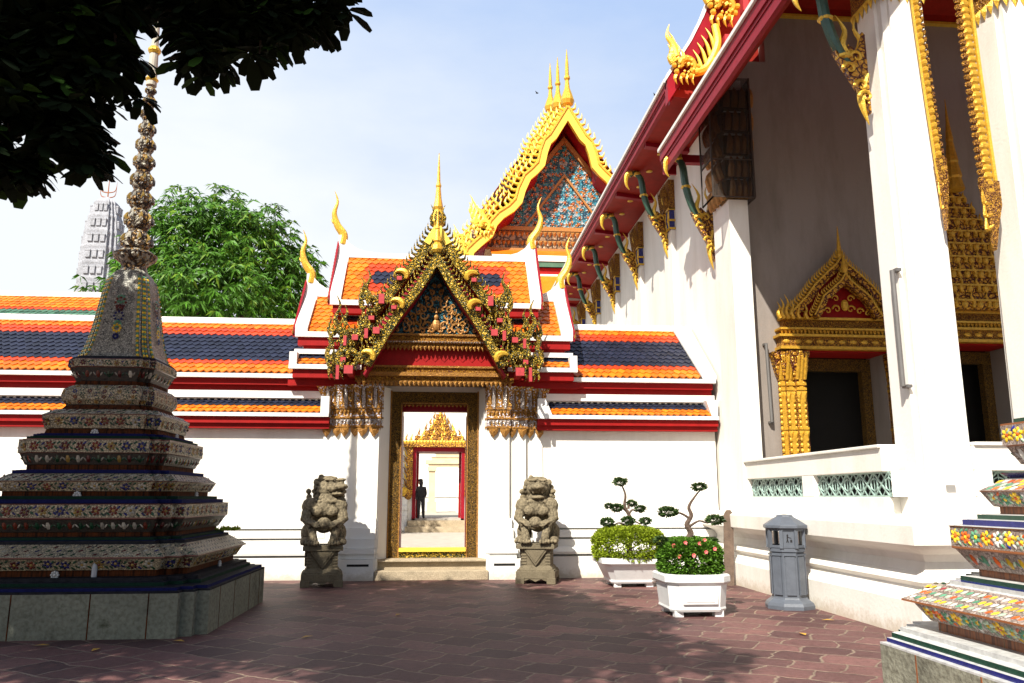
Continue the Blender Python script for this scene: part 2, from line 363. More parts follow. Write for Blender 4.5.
m, nt, b = newmat('shaded_rust_glazed_recess'); L = nt.links
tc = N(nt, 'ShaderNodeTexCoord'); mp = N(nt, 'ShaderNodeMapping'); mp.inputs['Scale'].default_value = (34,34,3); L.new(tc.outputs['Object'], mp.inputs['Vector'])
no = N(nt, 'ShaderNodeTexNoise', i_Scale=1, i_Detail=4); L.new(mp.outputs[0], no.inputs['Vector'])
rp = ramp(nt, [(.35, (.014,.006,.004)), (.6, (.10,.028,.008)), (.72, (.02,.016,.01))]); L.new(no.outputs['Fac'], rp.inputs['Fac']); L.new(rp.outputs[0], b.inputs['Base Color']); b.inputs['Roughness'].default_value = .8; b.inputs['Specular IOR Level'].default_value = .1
M['rust_l'] = m  # darker copy of the recess tiles, shade painted in

M['leaf_mid'] = leafmat('dark_green_lit_leaf', (.02,.05,.008), .2, .6)  # lighter copy, painted as leaves that catch light
# ------------------------------------------------------------------ ornament helpers
def bez(p0, p1, p2, n=8, p3=None):
    out = []
    for i in range(n+1):
        t = i/n; a = V(p0); b_ = V(p1); c = V(p2)
        if p3 is None: out.append(a*(1-t)**2+b_*2*t*(1-t)+c*t*t)
        else: out.append(a*(1-t)**3+b_*3*t*(1-t)**2+c*3*t*t*(1-t)+V(p3)*t**3)
    return out
def smooth_path(pts, n=5):
    pts = [V(p) for p in pts]; out = []
    for i in range(len(pts)-1):
        p0 = pts[max(i-1,0)]; p1 = pts[i]; p2 = pts[i+1]; p3 = pts[min(i+2, len(pts)-1)]
        for k in range(n):
            t = k/n
            out.append(.5*((2*p1)+(p2-p0)*t+(2*p0-5*p1+4*p2-p3)*t*t+(-p0+3*p1-3*p2+p3)*t**3))
    out.append(pts[-1]); return out
def horn(b, pts, r, n=6, flat=.7, m=None, axis=None, sub=5, power=.8):
    P = smooth_path(pts, sub); k = len(P)-1
    rad = [max(.0025, r*((1-i/k)**power)*(1+.25*math.sin(pi*i/k))) for i in range(k+1)]
    b.tube(P, rad, n, flat, m, axis)
def flame(b, x, y, z, h, lean=0, r=None, m=None, sgn=1):
    """single kanok tongue rising from (x,y,z)"""
    r = r or h*.14
    horn(b, [(x,y,z), (x+sgn*h*.10+lean*h*.2,y,z+h*.30), (x-sgn*h*.05+lean*h*.5,y,z+h*.65), (x+sgn*h*.06+lean*h*.9,y,z+h)], r, 6, .75, m, sub=3)
def naga(b, x, y, z, s, side, m=None):
    """curled serpent finial with a fan of flames, side = -1 left, +1 right"""
    pts = []
    for i in range(15):
        a = -pi*.35+i/14*pi*1.55; rr = s*(.34-.012*i)
        pts.append((x-side*rr*math.cos(a)*.9, y-.03*s, z+rr*math.sin(a)*.9+.05*s))
    b.tube(pts, [s*(.085+.05*math.sin(pi*i/14)) for i in range(15)], 7, 1, m)
    for k, (dx, h) in enumerate(((.34,1.15),(.20,.80),(.46,.72),(.05,.58),(-.12,.42))):
        flame(b, x+side*dx*s, y, z+(.18-.12*k*.3)*s, h*s, lean=side*.12*(1+dx), r=s*.11, m=m, sgn=side)
    for k in range(6):
        a = pi+pi*k/5
        b.ball((x+.42*s*math.cos(a), y-.05*s, z+.38*s*math.sin(a)), s*.10, 6, 5, m)
    for k in range(4):   # hanging leaf tongues below
        xx = x+side*s*(-.25+.2*k)
        horn(b, [(xx,y,z-.3*s), (xx+side*.06*s,y-.02,z-.48*s), (xx-side*.02*s,y,z-.68*s)], s*.08, 5, .7, m, sub=2)
def fins(b, poly, y, h, step, side, m=None, ylean=0):
    """row of leaf-blade fins along a rake; poly from apex downwards"""
    acc = 0
    for i in range(len(poly)-1):
        p = V((poly[i][0], poly[i][1])); q = V((poly[i+1][0], poly[i+1][1])); d = q-p; L_ = d.length; d.normalize()
        nrm = V((-d.y, d.x))
        if nrm.y < 0: nrm = -nrm
        t = acc
        while t < L_:
            c = p+d*t
            tip = c+nrm*h-d*h*.55
            mid = c+nrm*h*.55+d*h*.10
            horn(b, [(c.x, y, c.y), (mid.x, y, mid.y), (tip.x, y+ylean, tip.y)], h*.24, 5, .6, m, sub=2)
            t += step
        acc = t-L_
def board(b, poly, y0, y1, w, m=None):
    """solid board following a polyline in xz, width w below the line"""
    n = len(poly); top = [V((p[0], p[1])) for p in poly]; rings = []
    for i in range(n):
        d = top[min(i+1,n-1)]-top[max(i-1,0)]; d.normalize(); nr = V((-d.y, d.x))
        if nr.y > 0: nr = -nr
        q = top[i]+nr*w
        if i == 0 and abs(nr.y) > .2: q = top[i]+V((0, -w/abs(nr.y)))
        rings.append([(top[i].x,y0,top[i].y), (top[i].x,y1,top[i].y), (q.x,y1,q.y), (q.x,y0,q.y)])
    b.loft(rings, m=m)
def chofa(b, x, y, z, h, side, r=.06, m=None):
    horn(b, [(x, y, z), (x-side*.015*h, y, z+.18*h), (x+side*.10*h, y, z+.36*h), (x+side*.16*h, y, z+.58*h), (x+side*.11*h, y, z+.80*h), (x+side*.17*h, y, z+h)], r, 8, .8, m, sub=4, power=.9)
    horn(b, [(x+side*.09*h, y, z+.40*h), (x+side*.17*h, y, z+.41*h), (x+side*.21*h, y, z+.47*h)], r*.5, 5, .8, m, sub=2)
def lambrequin(b, x0, x1, y, z, n, h, m=None, depth=.02):
    w = (x1-x0)/n
    for i in range(n):
        xc = x0+w*(i+.5); hw = w*.46
        b.add([(xc-hw,y,z),(xc+hw,y,z),(xc+hw*.8,y,z-h*.5),(xc,y,z-h),(xc-hw*.8,y,z-h*.5),(xc,y-depth*1.6,z-h*.35)], [(5,0,4),(5,4,3),(5,3,2),(5,2,1),(5,1,0)], m)
def lambrequin_p(b, p, q, n, h, nrm, m=None):
    p = V(p); q = V(q); d = (q-p)/n; nrm = V(nrm)
    for i in range(n):
        c = p+d*(i+.5); hw = d*.46; dn = V((0,0,-1))
        b.add([c-hw, c+hw, c+hw*.8+dn*h*.5, c+dn*h, c-hw*.8+dn*h*.5, c+nrm*h*.25+dn*h*.35], [(5,0,4),(5,4,3),(5,3,2),(5,2,1),(5,1,0)], m)
def tiles(b, L0, L1, U0, U1, rows, cols, matf, lift=.034, under=4, reach=1.75):
    """overlapping shield tiles on a slope. L = eave line, U = top line"""
    L0, L1, U0, U1 = map(V, (L0, L1, U0, U1))
    nrm = (L1-L0).cross(U0-L0); nrm.normalize()
    if nrm.z < 0: nrm = -nrm
    def P(u, v): return (L0.lerp(L1, u)).lerp(U0.lerp(U1, u), v)
    b.face([P(0,0)-nrm*.012, P(1,0)-nrm*.012, P(1,1)-nrm*.012, P(0,1)-nrm*.012], under)
    dv = 1/rows; du = 1/cols
    for r in range(rows):
        off = .5 if r % 2 else 0
        for c in range(-1, cols+1):
            uc = (c+.5+off)*du; u0 = uc-.5*du; u1 = uc+.5*du
            if uc < -.01 or uc > 1.01: continue
            u0 = max(0, u0); u1 = min(1, u1); uc = min(max(uc, 0), 1)
            v0 = r*dv; vm = v0+dv*.55; v1 = min(1, v0+dv*reach)
            j = random.uniform(-.004, .004)
            lo = nrm*(lift+j); hi = nrm*.003
            m = matf(uc, (r+.5)/rows, r, c)
            b.add([P(uc,v0)+lo, P(u1,vm)+lo*.85, P(u1,v1)+hi, P(u0,v1)+hi, P(u0,vm)+lo*.85, P(uc,v0)+nrm*.002, P(u1,vm)+nrm*.002, P(u0,vm)+nrm*.002],
                  [(0,1,2,3,4), (0,5,6,1), (0,4,7,5)], m)
TM = [M['orange'], M['redtile'], M['navy'], M['greentile'], M['under']]

# ------------------------------------------------------------------ setting
def setting():
    b = MB(M['paving']); b.face([(-400,-60,0),(400,-60,0),(400,900,0),(-400,900,0)])
    tag(b.build('ground'), kind='structure')
    b = MB(M['court']); b.face([(-60,20.5,.004),(60,20.5,.004),(60,140,.004),(-60,140,.004)])
    tag(b.build('courtyard_paving'), kind='structure')
setting()

# ------------------------------------------------------------------ gallery walls either side of the gate
PLINTH = [(.26,0),(.26,.42),(.24,.43),(.10,.435),(.10,.465),(.29,.47),(.30,.52),(.24,.58),(.17,.62),(.17,.755),(.05,.76),(.05,.79),(.17,.795),(.16,.94),(.03,.945),(.03,.975),(.13,.98),(.11,1.16),(.02,1.20),(0,1.22)]
def gallery(name, label, x0, x1, end):
    YW = 16.80
    g = thing(name, label, 'gallery wall', ((x0+x1)/2, YW, 0), 'roofed gallery walls')
    b = MB(M['white']); b.box(x0, x1, YW, 20.2, 0, 3.75); b.build('wall', g)
    b = MB(M['white2']); b.prism_x([(YW+.01,0)]+[(YW-d,z) for d,z in PLINTH], x0+.001, x1-.001); b.build('plinth', g)
    xa = x0; xb = x1
    # lower skirt roof: fascia, trim, two rows of colour
    b = MB(M['red']); b.box(xa, xb, 16.62, 17.1, 2.97, 3.07); b.box(xa, xb, 16.55, 17.1, 3.07, 3.20); b.build('lower_fascia', g)
    b = MB(M['trim']); b.box(xa, xb, 16.48, 16.62, 3.20, 3.275)
    b.box(xa, xb, 16.72, 17.1, 3.60, 3.748)
    e0, e1 = (.30, .12) if end > 0 else (0, .17)
    if end > 0:
        b.prism([(xb-.02,3.2),(xb+.0,3.62),(xb-.26,3.62),(xb-.12,3.2)], 16.50, 16.9)
        b.prism([(xa,3.27),(xa+.30,3.27),(xa+.17,3.62),(xa,3.62)], 16.50, 16.9)
    else:
        b.prism([(xb-.17,3.2),(xb,3.2),(xb,3.62),(xb-.17,3.62)], 16.50, 16.9)
    b.build('lower_roof_trim', g)
    b = MB(*TM)
    tx1 = xb-e1; W = tx1-(xa+e0)
    tiles(b, (xa+e0,16.52,3.275), (tx1,16.52,3.275), (xa+e0-(.05 if end>0 else 0),16.86,3.60), (tx1-(.14 if end>0 else 0),16.86,3.60), 5, int(W/.135), lambda u,v,r,c: 0 if r < 2 else 2)
    b.build('lower_tiles', g)
    # main roof
    b = MB(M['red']); b.box(xa, xb-.06, 16.72, 17.1, 3.75, 3.86); b.box(xa, xb-.06, 16.62, 17.1, 3.86, 3.99); b.build('upper_fascia', g)
    b = MB(M['trim']); b.box(xa, xb-.02, 16.52, 16.72, 3.99, 4.075)
    b.prism_x([(18.22,5.40),(18.22,5.50),(18.34,5.62),(18.52,5.62),(18.60,5.42)], xa, xb-.02)
    if end > 0:
        q = [(xb-.42,4.08),(xb-.0,4.08)]
        b.add([(xb-.30,16.53,4.08),(xb,16.53,4.08),(xb,18.22,5.50),(xb-.42,18.22,5.50),(xb-.30,16.53,4.15),(xb,16.53,4.15),(xb,18.22,5.57),(xb-.42,18.22,5.57)], [(0,1,2,3),(4,5,6,7),(0,1,5,4),(1,2,6,5),(2,3,7,6),(3,0,4,7)])
    b.build('ridge_and_trim', g)
    b = MB(*TM)
    rr = lambda u,v,r,c: [0,0,1,2,2,2,2,2,2,2,1,1,0,0][min(13, r)]
    xe = xb-.32 if end > 0 else xb
    tiles(b, (xa,16.56,4.075), (xe,16.56,4.075), (xa,18.24,5.47), (xe-(.10 if end>0 else 0),18.24,5.47), 14, int((xe-xa)/.15), rr)
    b.face([(xa,18.5,5.55),(xb-.02,18.5,5.55),(xb-.02,20.4,3.75),(xa,20.4,3.75)], 0)
    b.build('upper_tiles', g)
    b = MB(M['white2']); b.prism_x([(16.9,3.75),(18.4,5.35),(20.2,3.75)], xa+.01, xb-.05); b.build('roof_gable_fill', g)
    return g
gallery('gallery_wall', 'long white gallery wall left of the gate with orange and navy tiled roof', -34.0, -2.28, 0)
gallery('gallery_wall', 'short white gallery wall between the gate and the tall temple hall', 2.0, 5.86, 1)

# farther gallery behind the left one
g = thing('far_gallery', 'farther gallery roof with orange and green tiles showing above the left gallery ridge', 'gallery', (-24,24,0))
b = MB(M['white2']); b.box(-44,-10.3,24.3,27,0,6.2); b.build('wall', g)
b = MB(M['trim']); b.box(-44,-10.3,24.9,25.3,7.62,7.78); b.box(-44,-10.3,22.9,23.1,5.55,5.68); b.build('ridge', g)
b = MB(*TM); tiles(b, (-44,23,5.68),(-10.3,23,5.68),(-44,24.95,7.64),(-10.3,24.95,7.64), 20, 200, lambda u,v,r,c: 0 if r>14 or r<3 else (1 if r in (14,3) else 3))
b.face([(-44,25.2,7.7),(-10.3,25.2,7.7),(-10.3,27.4,5.6),(-44,27.4,5.6)], 0); b.build('tiles', g)

# ------------------------------------------------------------------ gatehouse
XC = -.14
gh = thing('gatehouse', 'ornate white gatehouse with gilded flame gable over the open doorway', 'gate', (XC, 17.0, 0))
def both(f):
    for s in (-1, 1): f(s)
def sx(s, d): return XC+s*d
# pilasters: three stepped shafts per side
b = MB(M['white'])
for s in (-1, 1):
    b.box(sx(s,1.08), sx(s,2.26), 16.76, 20.3, 0, 3.95)
    b.box(sx(s,1.10), sx(s,1.90), 16.67, 16.76, 0, 3.9)
    b.box(sx(s,1.12), sx(s,1.55), 16.58, 16.67, 0, 3.9)
b.box(XC-1.09, XC+1.09, 17.12, 17.42, 3.80, 4.9)
b.build('wall', gh)
b = MB(M['white2'])
for s in (-1, 1):   # splayed white reveals beside the gold frame
    b.add([(sx(s,1.12),16.58,.34),(sx(s,.915),17.10,.34),(sx(s,.915),17.30,.34),(sx(s,1.13),17.30,.34),(sx(s,1.12),16.58,3.86),(sx(s,.915),17.10,3.86),(sx(s,.915),17.30,3.86),(sx(s,1.13),17.30,3.86)],
          [(0,1,2,3),(4,5,6,7),(0,1,5,4),(1,2,6,5),(2,3,7,6),(3,0,4,7)])
    b.box(sx(s,.80), sx(s,1.08), 17.42, 20.3, 0, 3.9)
b.build('door_reveal', gh)
for s in (-1, 1):
    b = MB(M['white2'], M['dark'])
    for d, z0, z1 in ((.30,0,.40),(.20,.40,.50),(.24,.50,.60),(.17,.60,.78),(.11,.78,.98),(.06,.98,1.18)):
        z0 += .003
        for a0, a1, yy in ((1.12,1.56,16.58),(1.10,1.92,16.67),(1.08,2.28,16.76)):
            b.box(sx(s,a0+(.004*(yy<16.6))), sx(s,a1+d*.6+(yy-16.58)*.01), yy-d, yy+.1, z0, z1)
    b.box(sx(s,1.22), sx(s,1.52+.12), 16.58-.305, 16.4, .27, .315, 1)
    b.build('plinth', gh)
# capitals
def capital(s):
    b = MB(M['glass'], M['silver'], M['gilt'])
    for a0, a1, yy in ((1.10,1.57,16.56),(1.08,1.93,16.65),(1.06,2.30,16.74)):
        b.box(sx(s,a0), sx(s,a1), yy-.02, yy+.15, 2.98, 3.40)
        rings = []
        for z, o in ((3.40,.0),(3.46,.03),(3.62,.02),(3.80,.10),(3.86,.13)):
            rings.append([(sx(s,a0-o*.1),yy-.02-o,z),(sx(s,a1+o),yy-.02-o,z),(sx(s,a1+o),yy+.2,z),(sx(s,a0-o*.1),yy+.2,z)])
        b.loft(rings)
        # long mirror leaves
        nl = max(2, int((a1-a0)/.19))
        for i in range(nl):
            xc = sx(s, a0+(a1-a0)*(i+.5)/nl)
            horn(b, [(xc,yy-.03,3.40),(xc,yy-.07,3.6),(xc,yy-.15,3.84)], .05, 6, .5, 1, sub=3, power=.25)
            for e in (-1, 1): horn(b, [(xc+e*.06,yy-.03,3.42),(xc+e*.065,yy-.06,3.62),(xc+e*.055,yy-.13,3.84)], .022, 5, .8, 2, sub=2, power=.3)
        for z in (3.40, 3.20, 3.02): b.box(sx(s,a0-.01), sx(s,a1+.015), yy-.05, yy, z-.018, z+.018, 2)
        for k, z in enumerate((3.36, 3.16)):
            b.m = 1 if k else 0
            lambrequin(b, min(sx(s,a0),sx(s,a1)), max(sx(s,a0),sx(s,a1)), yy-.03, z, nl*3, .12, 2 if k == 0 else 1)
        b.m = 0
        lambrequin(b, min(sx(s,a0),sx(s,a1)), max(sx(s,a0),sx(s,a1)), yy-.035, 3.00, nl, .20, 2, .03)
    b.build('capital', gh)
both(capital)
# door frame
b = MB(M['golddk'], M['gilt'])
for s in (-1, 1):
    b.box(sx(s,.685), sx(s,.92), 17.06, 17.20, .34, 3.80); b.box(sx(s,.685), sx(s,.71), 17.03, 17.2, .34, 3.55, 1); b.box(sx(s,.905), sx(s,.935), 17.03, 17.2, .34, 3.82, 1)
b.box(XC-.685, XC+.685, 17.06, 17.20, 3.55, 3.80); b.box(XC-.68, XC+.68, 17.03, 17.06, 3.545, 3.57, 1)
lambrequin(b, XC-.68, XC+.68, 17.12, 3.55, 16, .07, 1)
b.build('door_frame', gh)
b = MB(M['mosaic'], M['yellow']); b.box(XC-.684, XC+.684, 17.04, 17.22, .35, .50); b.box(XC-.683, XC+.683, 16.99, 17.25, .50, .575, 1); b.build('threshold', gh)
b = MB(M['maroon'])
b.box(XC-.80, XC+.80, 17.42, 17.62, 3.42, 3.95)
for s in (-1, 1): b.box(sx(s,.70), sx(s,.80), 17.42, 17.62, .34, 3.45)
for s in (-1, 1): b.obox((sx(s,.735), 18.05, 1.9), (.03*s,-.0,0), (0,.42,0), (0,0,1.5))
b.build('door_leaves', gh)
b = MB(M['white2']); b.box(XC-.95, XC+.95, 17.25, 20.3, .0, .335); b.build('passage_floor', gh)
b = MB(M['white2']); b.box(XC-1.05, XC+1.05, 17.62, 20.3, 3.9, 4.1); b.build('passage_ceiling', gh)
# entrance steps
b = MB(M['step']); b.box(XC-1.14, XC+1.14, 16.66, 17.05, 0, .33); b.box(XC-1.11, XC+1.11, 16.30, 16.66, 0, .18); b.box(XC-1.10, XC+1.10, 16.56, 17.05, .33, .375)
b.build('steps', gh, bevel=.012)

# cross roofs, two tiers, white verges sweeping up into horn finials
def tier(hw, zl, yl, zu, yu, vw, chz, chh, rows, nm):
    # hw half width, lower edge (yl,zl), ridge (yu,zu)
    b = MB(*TM); W = 2*(hw-vw)
    def mf(u, v, r, c):
        uu = min(u, 1-u)*W; vv = min(v, 1-v)
        return 0 if (uu < .42 or vv < .22) else (1 if (uu < .62 or vv < .32) else 2)
    tiles(b, (XC-hw+vw,yl,zl), (XC+hw-vw,yl,zl), (XC-hw+vw,yu,zu), (XC+hw-vw,yu,zu), rows, int(W/.15), mf)
    b.build('roof_tiles', gh)
    b = MB(M['trim'], M['red'])
    b.box(XC-hw, XC+hw, yl-.06, yl+.08, zl-.09, zl+.02)
    b.box(XC-hw+.05, XC+hw-.05, yl+.0, yl+.2, zl-.26, zl-.092, 1)
    b.box(XC-hw, XC+hw, yu-.06, yu+.12, zu-.02, zu+.10)
    for s in (-1, 1):
        # verge: broad white board whose top sweeps up to the finial
        rings = []
        for t in (0, .15, .3, .45, .6, .75, .9, 1.0, 1.12):
            y = yl+(yu-yl)*min(t,1.02); z = zl+(zu-zl)*min(t, 1.02)+(max(0, t-.8)/.32)**2*.34
            o = .05+.05*max(0, t-.6)
            rings.append([(sx(s,hw-vw),y-.04,z-.04),(sx(s,hw+.01),y-.04,z-.04),(sx(s,hw+.01),y-.04,z+.10+o),(sx(s,hw-vw+min(vw*.7,max(0,t-.75)*.9)),y-.04,z+.10)])
        b.loft(rings)
    for s in (-1, 1):
        pl = [(sx(s,hw-.85), zu-.02), (sx(s,hw-.85), zu+.10), (sx(s,hw-.60), zu+.13), (sx(s,hw-.40), zu+.19), (sx(s,hw-.22), zu+.31), (sx(s,hw-.08), zu+.52), (sx(s,hw+.02), zu+.50), (sx(s,hw+.02), zu-.02)]
        b.prism(pl, yu-.075, yu+.075)
    b.build('roof_trim', gh)
    for s in (-1, 1):
        b = MB(M['gold']); chofa(b, sx(s,hw-.05), yu, zu+.30, chh+.08, s, .115)
        b.build('roof_finial', gh)
        b = MB(M['maroon'], M['gilt']); b.add([(sx(s,hw+q),y,z) for q in (.012,.05) for y, z in ((yl-.05,zl-.1),(yl-.05,zl+.1),(yu-.04,zu+.36),(yu-.04,zu-.1))], [(0,1,2,3),(4,5,6,7),(0,1,5,4),(1,2,6,5),(2,3,7,6),(3,0,4,7)], 0)
        for k in range(16): b.ball((sx(s,hw+.05), yl-.07+(yu-yl)*k/16, zl+.0+(zu-zl+.2)*k/16), (.022,.03,.05), 5, 4, 1)
        b.build('verge_strip', gh)
    # gable end walls
    b = MB(M['white2'], M['maroon'])
    b.prism_x([(yl+.1,zl-.25),(yu,zu-.05),(2*yu-yl-.1,zl-.25)], XC-hw+.10, XC+hw-.10); b.build('roof_core', gh)
    b = MB(M['redtile']); b.face([(XC-hw,yu+.05,zu),(XC+hw,yu+.05,zu),(XC+hw,2*yu-yl,zl),(XC-hw,2*yu-yl,zl)]); b.build('rear_slope', gh)
tier(2.24, 5.68, 16.75, 6.98, 17.85, .22, 0, 1.22, 11, 'u')
tier(2.90, 4.95, 16.6, 6.02, 17.75, .24, 0, 1.18, 10, 'l')
# eave skirts at each side
for s in (-1, 1):
    b = MB(M['trim'], M['red'], *TM)
    b.box(sx(s,1.5), sx(s,2.95), 16.28, 16.42, 4.15, 4.24); b.box(sx(s,2.80), sx(s,2.95), 16.30, 16.75, 4.24, 4.5)
    b.box(sx(s,1.5), sx(s,2.90), 16.55, 16.95, 4.50, 4.60)
    b.box(sx(s,1.4), sx(s,2.88), 16.36, 17.2, 3.98, 4.15, 1); b.box(sx(s,1.4), sx(s,3.0), 16.55, 17.2, 3.84, 3.98, 1)
    b.box(sx(s,1.4), sx(s,2.75), 16.72, 17.2, 4.60, 4.90, 1)
    x0, x1 = sorted((sx(s,1.5), sx(s,2.80)))
    mf = lambda u,v,r,c: 2 if r < 4 and r > 1 else 0
    t = MB(*TM); tiles(t, (x0,16.34,4.24),(x1,16.34,4.24),(x0,16.66,4.50),(x1,16.66,4.50), 4, 9, mf); t.build('skirt_tiles', gh)
    b.mats = b.mats[:2]; b.build('skirt_roof', gh)
# entablature over the door
b = MB(M['goldf'], M['gilt'], M['red'], M['silver'])
b.box(XC-1.62, XC+1.62, 16.30, 17.1, 3.92, 4.02); b.box(XC-1.50, XC+1.50, 16.22, 17.1, 4.02, 4.10, 1); b.box(XC-1.45, XC+1.45, 16.30, 17.1, 4.10, 4.20); b.box(XC-1.42, XC+1.42, 16.26, 17.1, 4.20, 4.24, 1)
lambrequin(b, XC-1.58, XC+1.58, 16.29, 3.93, 34, .12, 1)
lambrequin(b, XC-1.40, XC+1.40, 16.25, 4.10, 34, .06, 3)
b.prism([(XC-1.36,4.24),(XC+1.36,4.24),(XC+1.18,4.62),(XC-1.18,4.62)], 16.32, 17.0, 2)
for k in range(13): # faint painted lozenges, raised battens
    xx = XC-1.15+k*.19; b.obox((xx,16.315,4.43),(.05,0,.05),(0,.006,0),(-.05,0,.05),2)
b.box(XC-1.20, XC+1.20, 16.18, 16.9, 4.62, 4.69); b.box(XC-1.14, XC+1.14, 16.12, 16.9, 4.69, 4.74, 1); b.box(XC-1.10, XC+1.10, 16.16, 16.9, 4.74, 4.84, 0); b.box(XC-1.08, XC+1.08, 16.12, 16.9, 4.84, 4.88, 1)
lambrequin(b, XC-1.18, XC+1.18, 16.17, 4.64, 28, .11, 1)
lambrequin(b, XC-1.06, XC+1.06, 16.11, 4.72, 36, .04, 3)
b.build('entablature', gh)
# tympanum with scroll relief
b = MB(M['tymp']); b.prism([(XC-1.0,4.88),(XC+1.0,4.88),(XC,6.25)], 16.22, 16.5); tymp = b.build('tympanum', gh)
b = MB(M['bronze'], M['gilt'])
rnd = random.Random(3)
def spiral(b, cx, y, cz, r, turns, sg, th, ph=0, m=None):
    pts = [(cx+sg*r*(1-t/22)*math.cos(ph+turns*2*pi*t/22), y, cz+r*(1-t/22)*math.sin(ph+turns*2*pi*t/22)) for t in range(19)]
    b.tube(pts, [th*(1-.6*i/18) for i in range(19)], 5, 1, m)
for s in (-1, 1):
    b.m = 0
    for (dx, dz, r, ph) in ((.10,4.98,.07,2),(.28,4.95,.07,0),(.51,4.95,.06,2),(.37,5.13,.07,2),(.54,5.10,.06,0),(.27,5.40,.07,1),(.08,5.38,.06,0),(.38,5.34,.05,2),(.20,5.64,.05,0),(.06,5.64,.05,2),(.05,5.90,.04,0),(.16,5.05,.11,0),(.40,5.02,.10,1),(.62,5.0,.085,2),(.80,4.96,.05,0),(.26,5.28,.10,3),(.48,5.24,.08,1),(.16,5.52,.09,2),(.33,5.46,.06,0),(.10,5.76,.06,1),(.62,5.16,.06,1)):
        spiral(b, sx(s,dx), 16.20, dz, r, 1.3, s, .026, ph, rnd.choice((0,0,0,1)))
        flame(b, sx(s,dx+r*.5), 16.19, dz+r*.4, r*1.5, s*.2, r*.22, 0, s)
b.ball((XC,16.19,5.08), (.09,.05,.12), 8, 6, 0); b.ball((XC,16.17,5.24), (.05,.04,.06), 8, 6, 0); horn(b, [(XC,16.15,5.32),(XC,16.15,5.36),(XC,16.15,5.46)], .03, 6, 1, 0)
for k in range(14): b.ball((XC+rnd.uniform(-.75,.75)*(1-k*.03), 16.19, 4.93+rnd.random()*.15), .022, 5, 4, 0)
b.build('relief', tymp)
b = MB(M['goldf'], M['maroon'])
for s in (-1, 1):
    board(b, [(XC,6.42),(sx(s,1.14),4.86)], 16.02, 16.26, .12, 0)
    board(b, [(XC,6.56),(sx(s,1.30),4.80)], 15.96, 16.5, .10, 1)
b.build('inner_gable_frame', gh)

# bargeboards: two overlapping rakes a side
RA = [(0,6.56),(.30,6.02),(.50,5.70),(.78,5.32),(1.02,4.92),(1.25,4.50),(1.42,4.20)]
RB = [(0,7.26),(.28,6.80),(.50,6.42),(.80,6.02),(1.10,5.62),(1.30,5.35)]
RC = [(1.15,5.55),(1.45,5.12),(1.70,4.75),(1.92,4.25)]
for s in (-1, 1):
    for nm, poly, y0, y1, w, zb in (('a',RA,15.72,15.86,.17,1),('b',RB,16.00,16.14,.18,2),('c',RC,16.22,16.34,.18,0)):
        P2 = [(sx(s,x), z) for x, z in poly]
        b = MB(M['mosaic'], M['yellow'], M['maroon'])
        board(b, P2, y0, y1, w, 0)
        if zb: # smooth yellow upper stretch
            board(b, [(sx(s,poly[0][0]+(.02 if nm!='c' else 0)), poly[0][1]-.03)]+P2[1:zb], y0-.025, y0, w*.75, 1)
        fins(b, P2, (y0+y1)/2, .17, .105, s, 0)
        board(b, [(p[0], p[1]-w*1.25) for p in P2], y1-.02, 17.2 if nm != 'a' else 16.4, .04, 2)
        b.build('bargeboard', gh)
    # curled naga heads stepping down the rake
    for (dx, y, z, sc) in ((.80,15.68,5.36,.22),(.74,15.96,6.04,.22),(1.30,15.95,5.45,.44),(1.34,15.66,4.30,.24),(1.30,15.85,4.85,.40),(1.72,16.05,4.78,.42),(1.66,15.90,4.34,.42),(1.94,16.10,4.20,.44),(2.0,16.25,4.85,.36)):
        b = MB(M['mosaic'], M['gold']); naga(b, sx(s,dx), y, z, sc, s, 0)
        if sc < .3:
            pts = [(sx(s,dx)-s*.13*math.cos(a), y-.04, z+.11*math.sin(a)) for a in [R(-35+22*k) for k in range(9)]]
            b.tube(pts, [.035,.05,.06,.065,.065,.06,.05,.04,.02], 7, 1, 1)
        b.build('naga_finial', gh)
    # tall flame tongues
    b = MB(M['mosaic'])
    for dx, y, z, h in ((1.36,15.95,5.6,.62),(1.48,15.97,5.35,.5),(1.96,16.10,4.95,.72),(2.08,16.2,4.6,.5),(1.80,16.02,5.0,.42),(2.14,16.3,4.3,.62)):
        flame(b, sx(s,dx), y, z, h, s*.05, .06, 0, s)
    for k in range(26):
        t = k/25; xx = 1.18+t*.85+random.uniform(-.10,.10); zz = 5.3-t*1.25+random.uniform(-.18,.18)
        b.ball((sx(s,xx), 16.04+random.uniform(-.06,.06), zz), (.085,.05,.10), 6, 5, 0)
    b.build('flame_carving', gh)
    # painted beam ends
    for dx, z, y, w, h in ((1.10,5.52,15.80,.055,.10),(1.17,4.83,15.62,.065,.065),(1.38,4.80,15.78,.035,.10),(1.60,4.72,15.80,.06,.055),(1.80,4.66,15.86,.03,.10),(1.68,4.04,15.60,.085,.08),(1.90,4.0,15.7,.03,.14),(.84,5.30,15.60,.05,.035),(.76,5.98,15.88,.05,.04),(1.28,5.10,15.7,.055,.04),(1.82,4.28,15.85,.05,.045)):
        b = MB(M['pink'], M['red']); b.box(sx(s,dx-w), sx(s,dx+w), y, y+.06, z-h, z+h); b.box(sx(s,dx-w*.7), sx(s,dx+w*.7), y+.06, 16.5, z-min(h,w)*.7, z+min(h,w)*.7, 1)
        b.build('beam_end', gh)
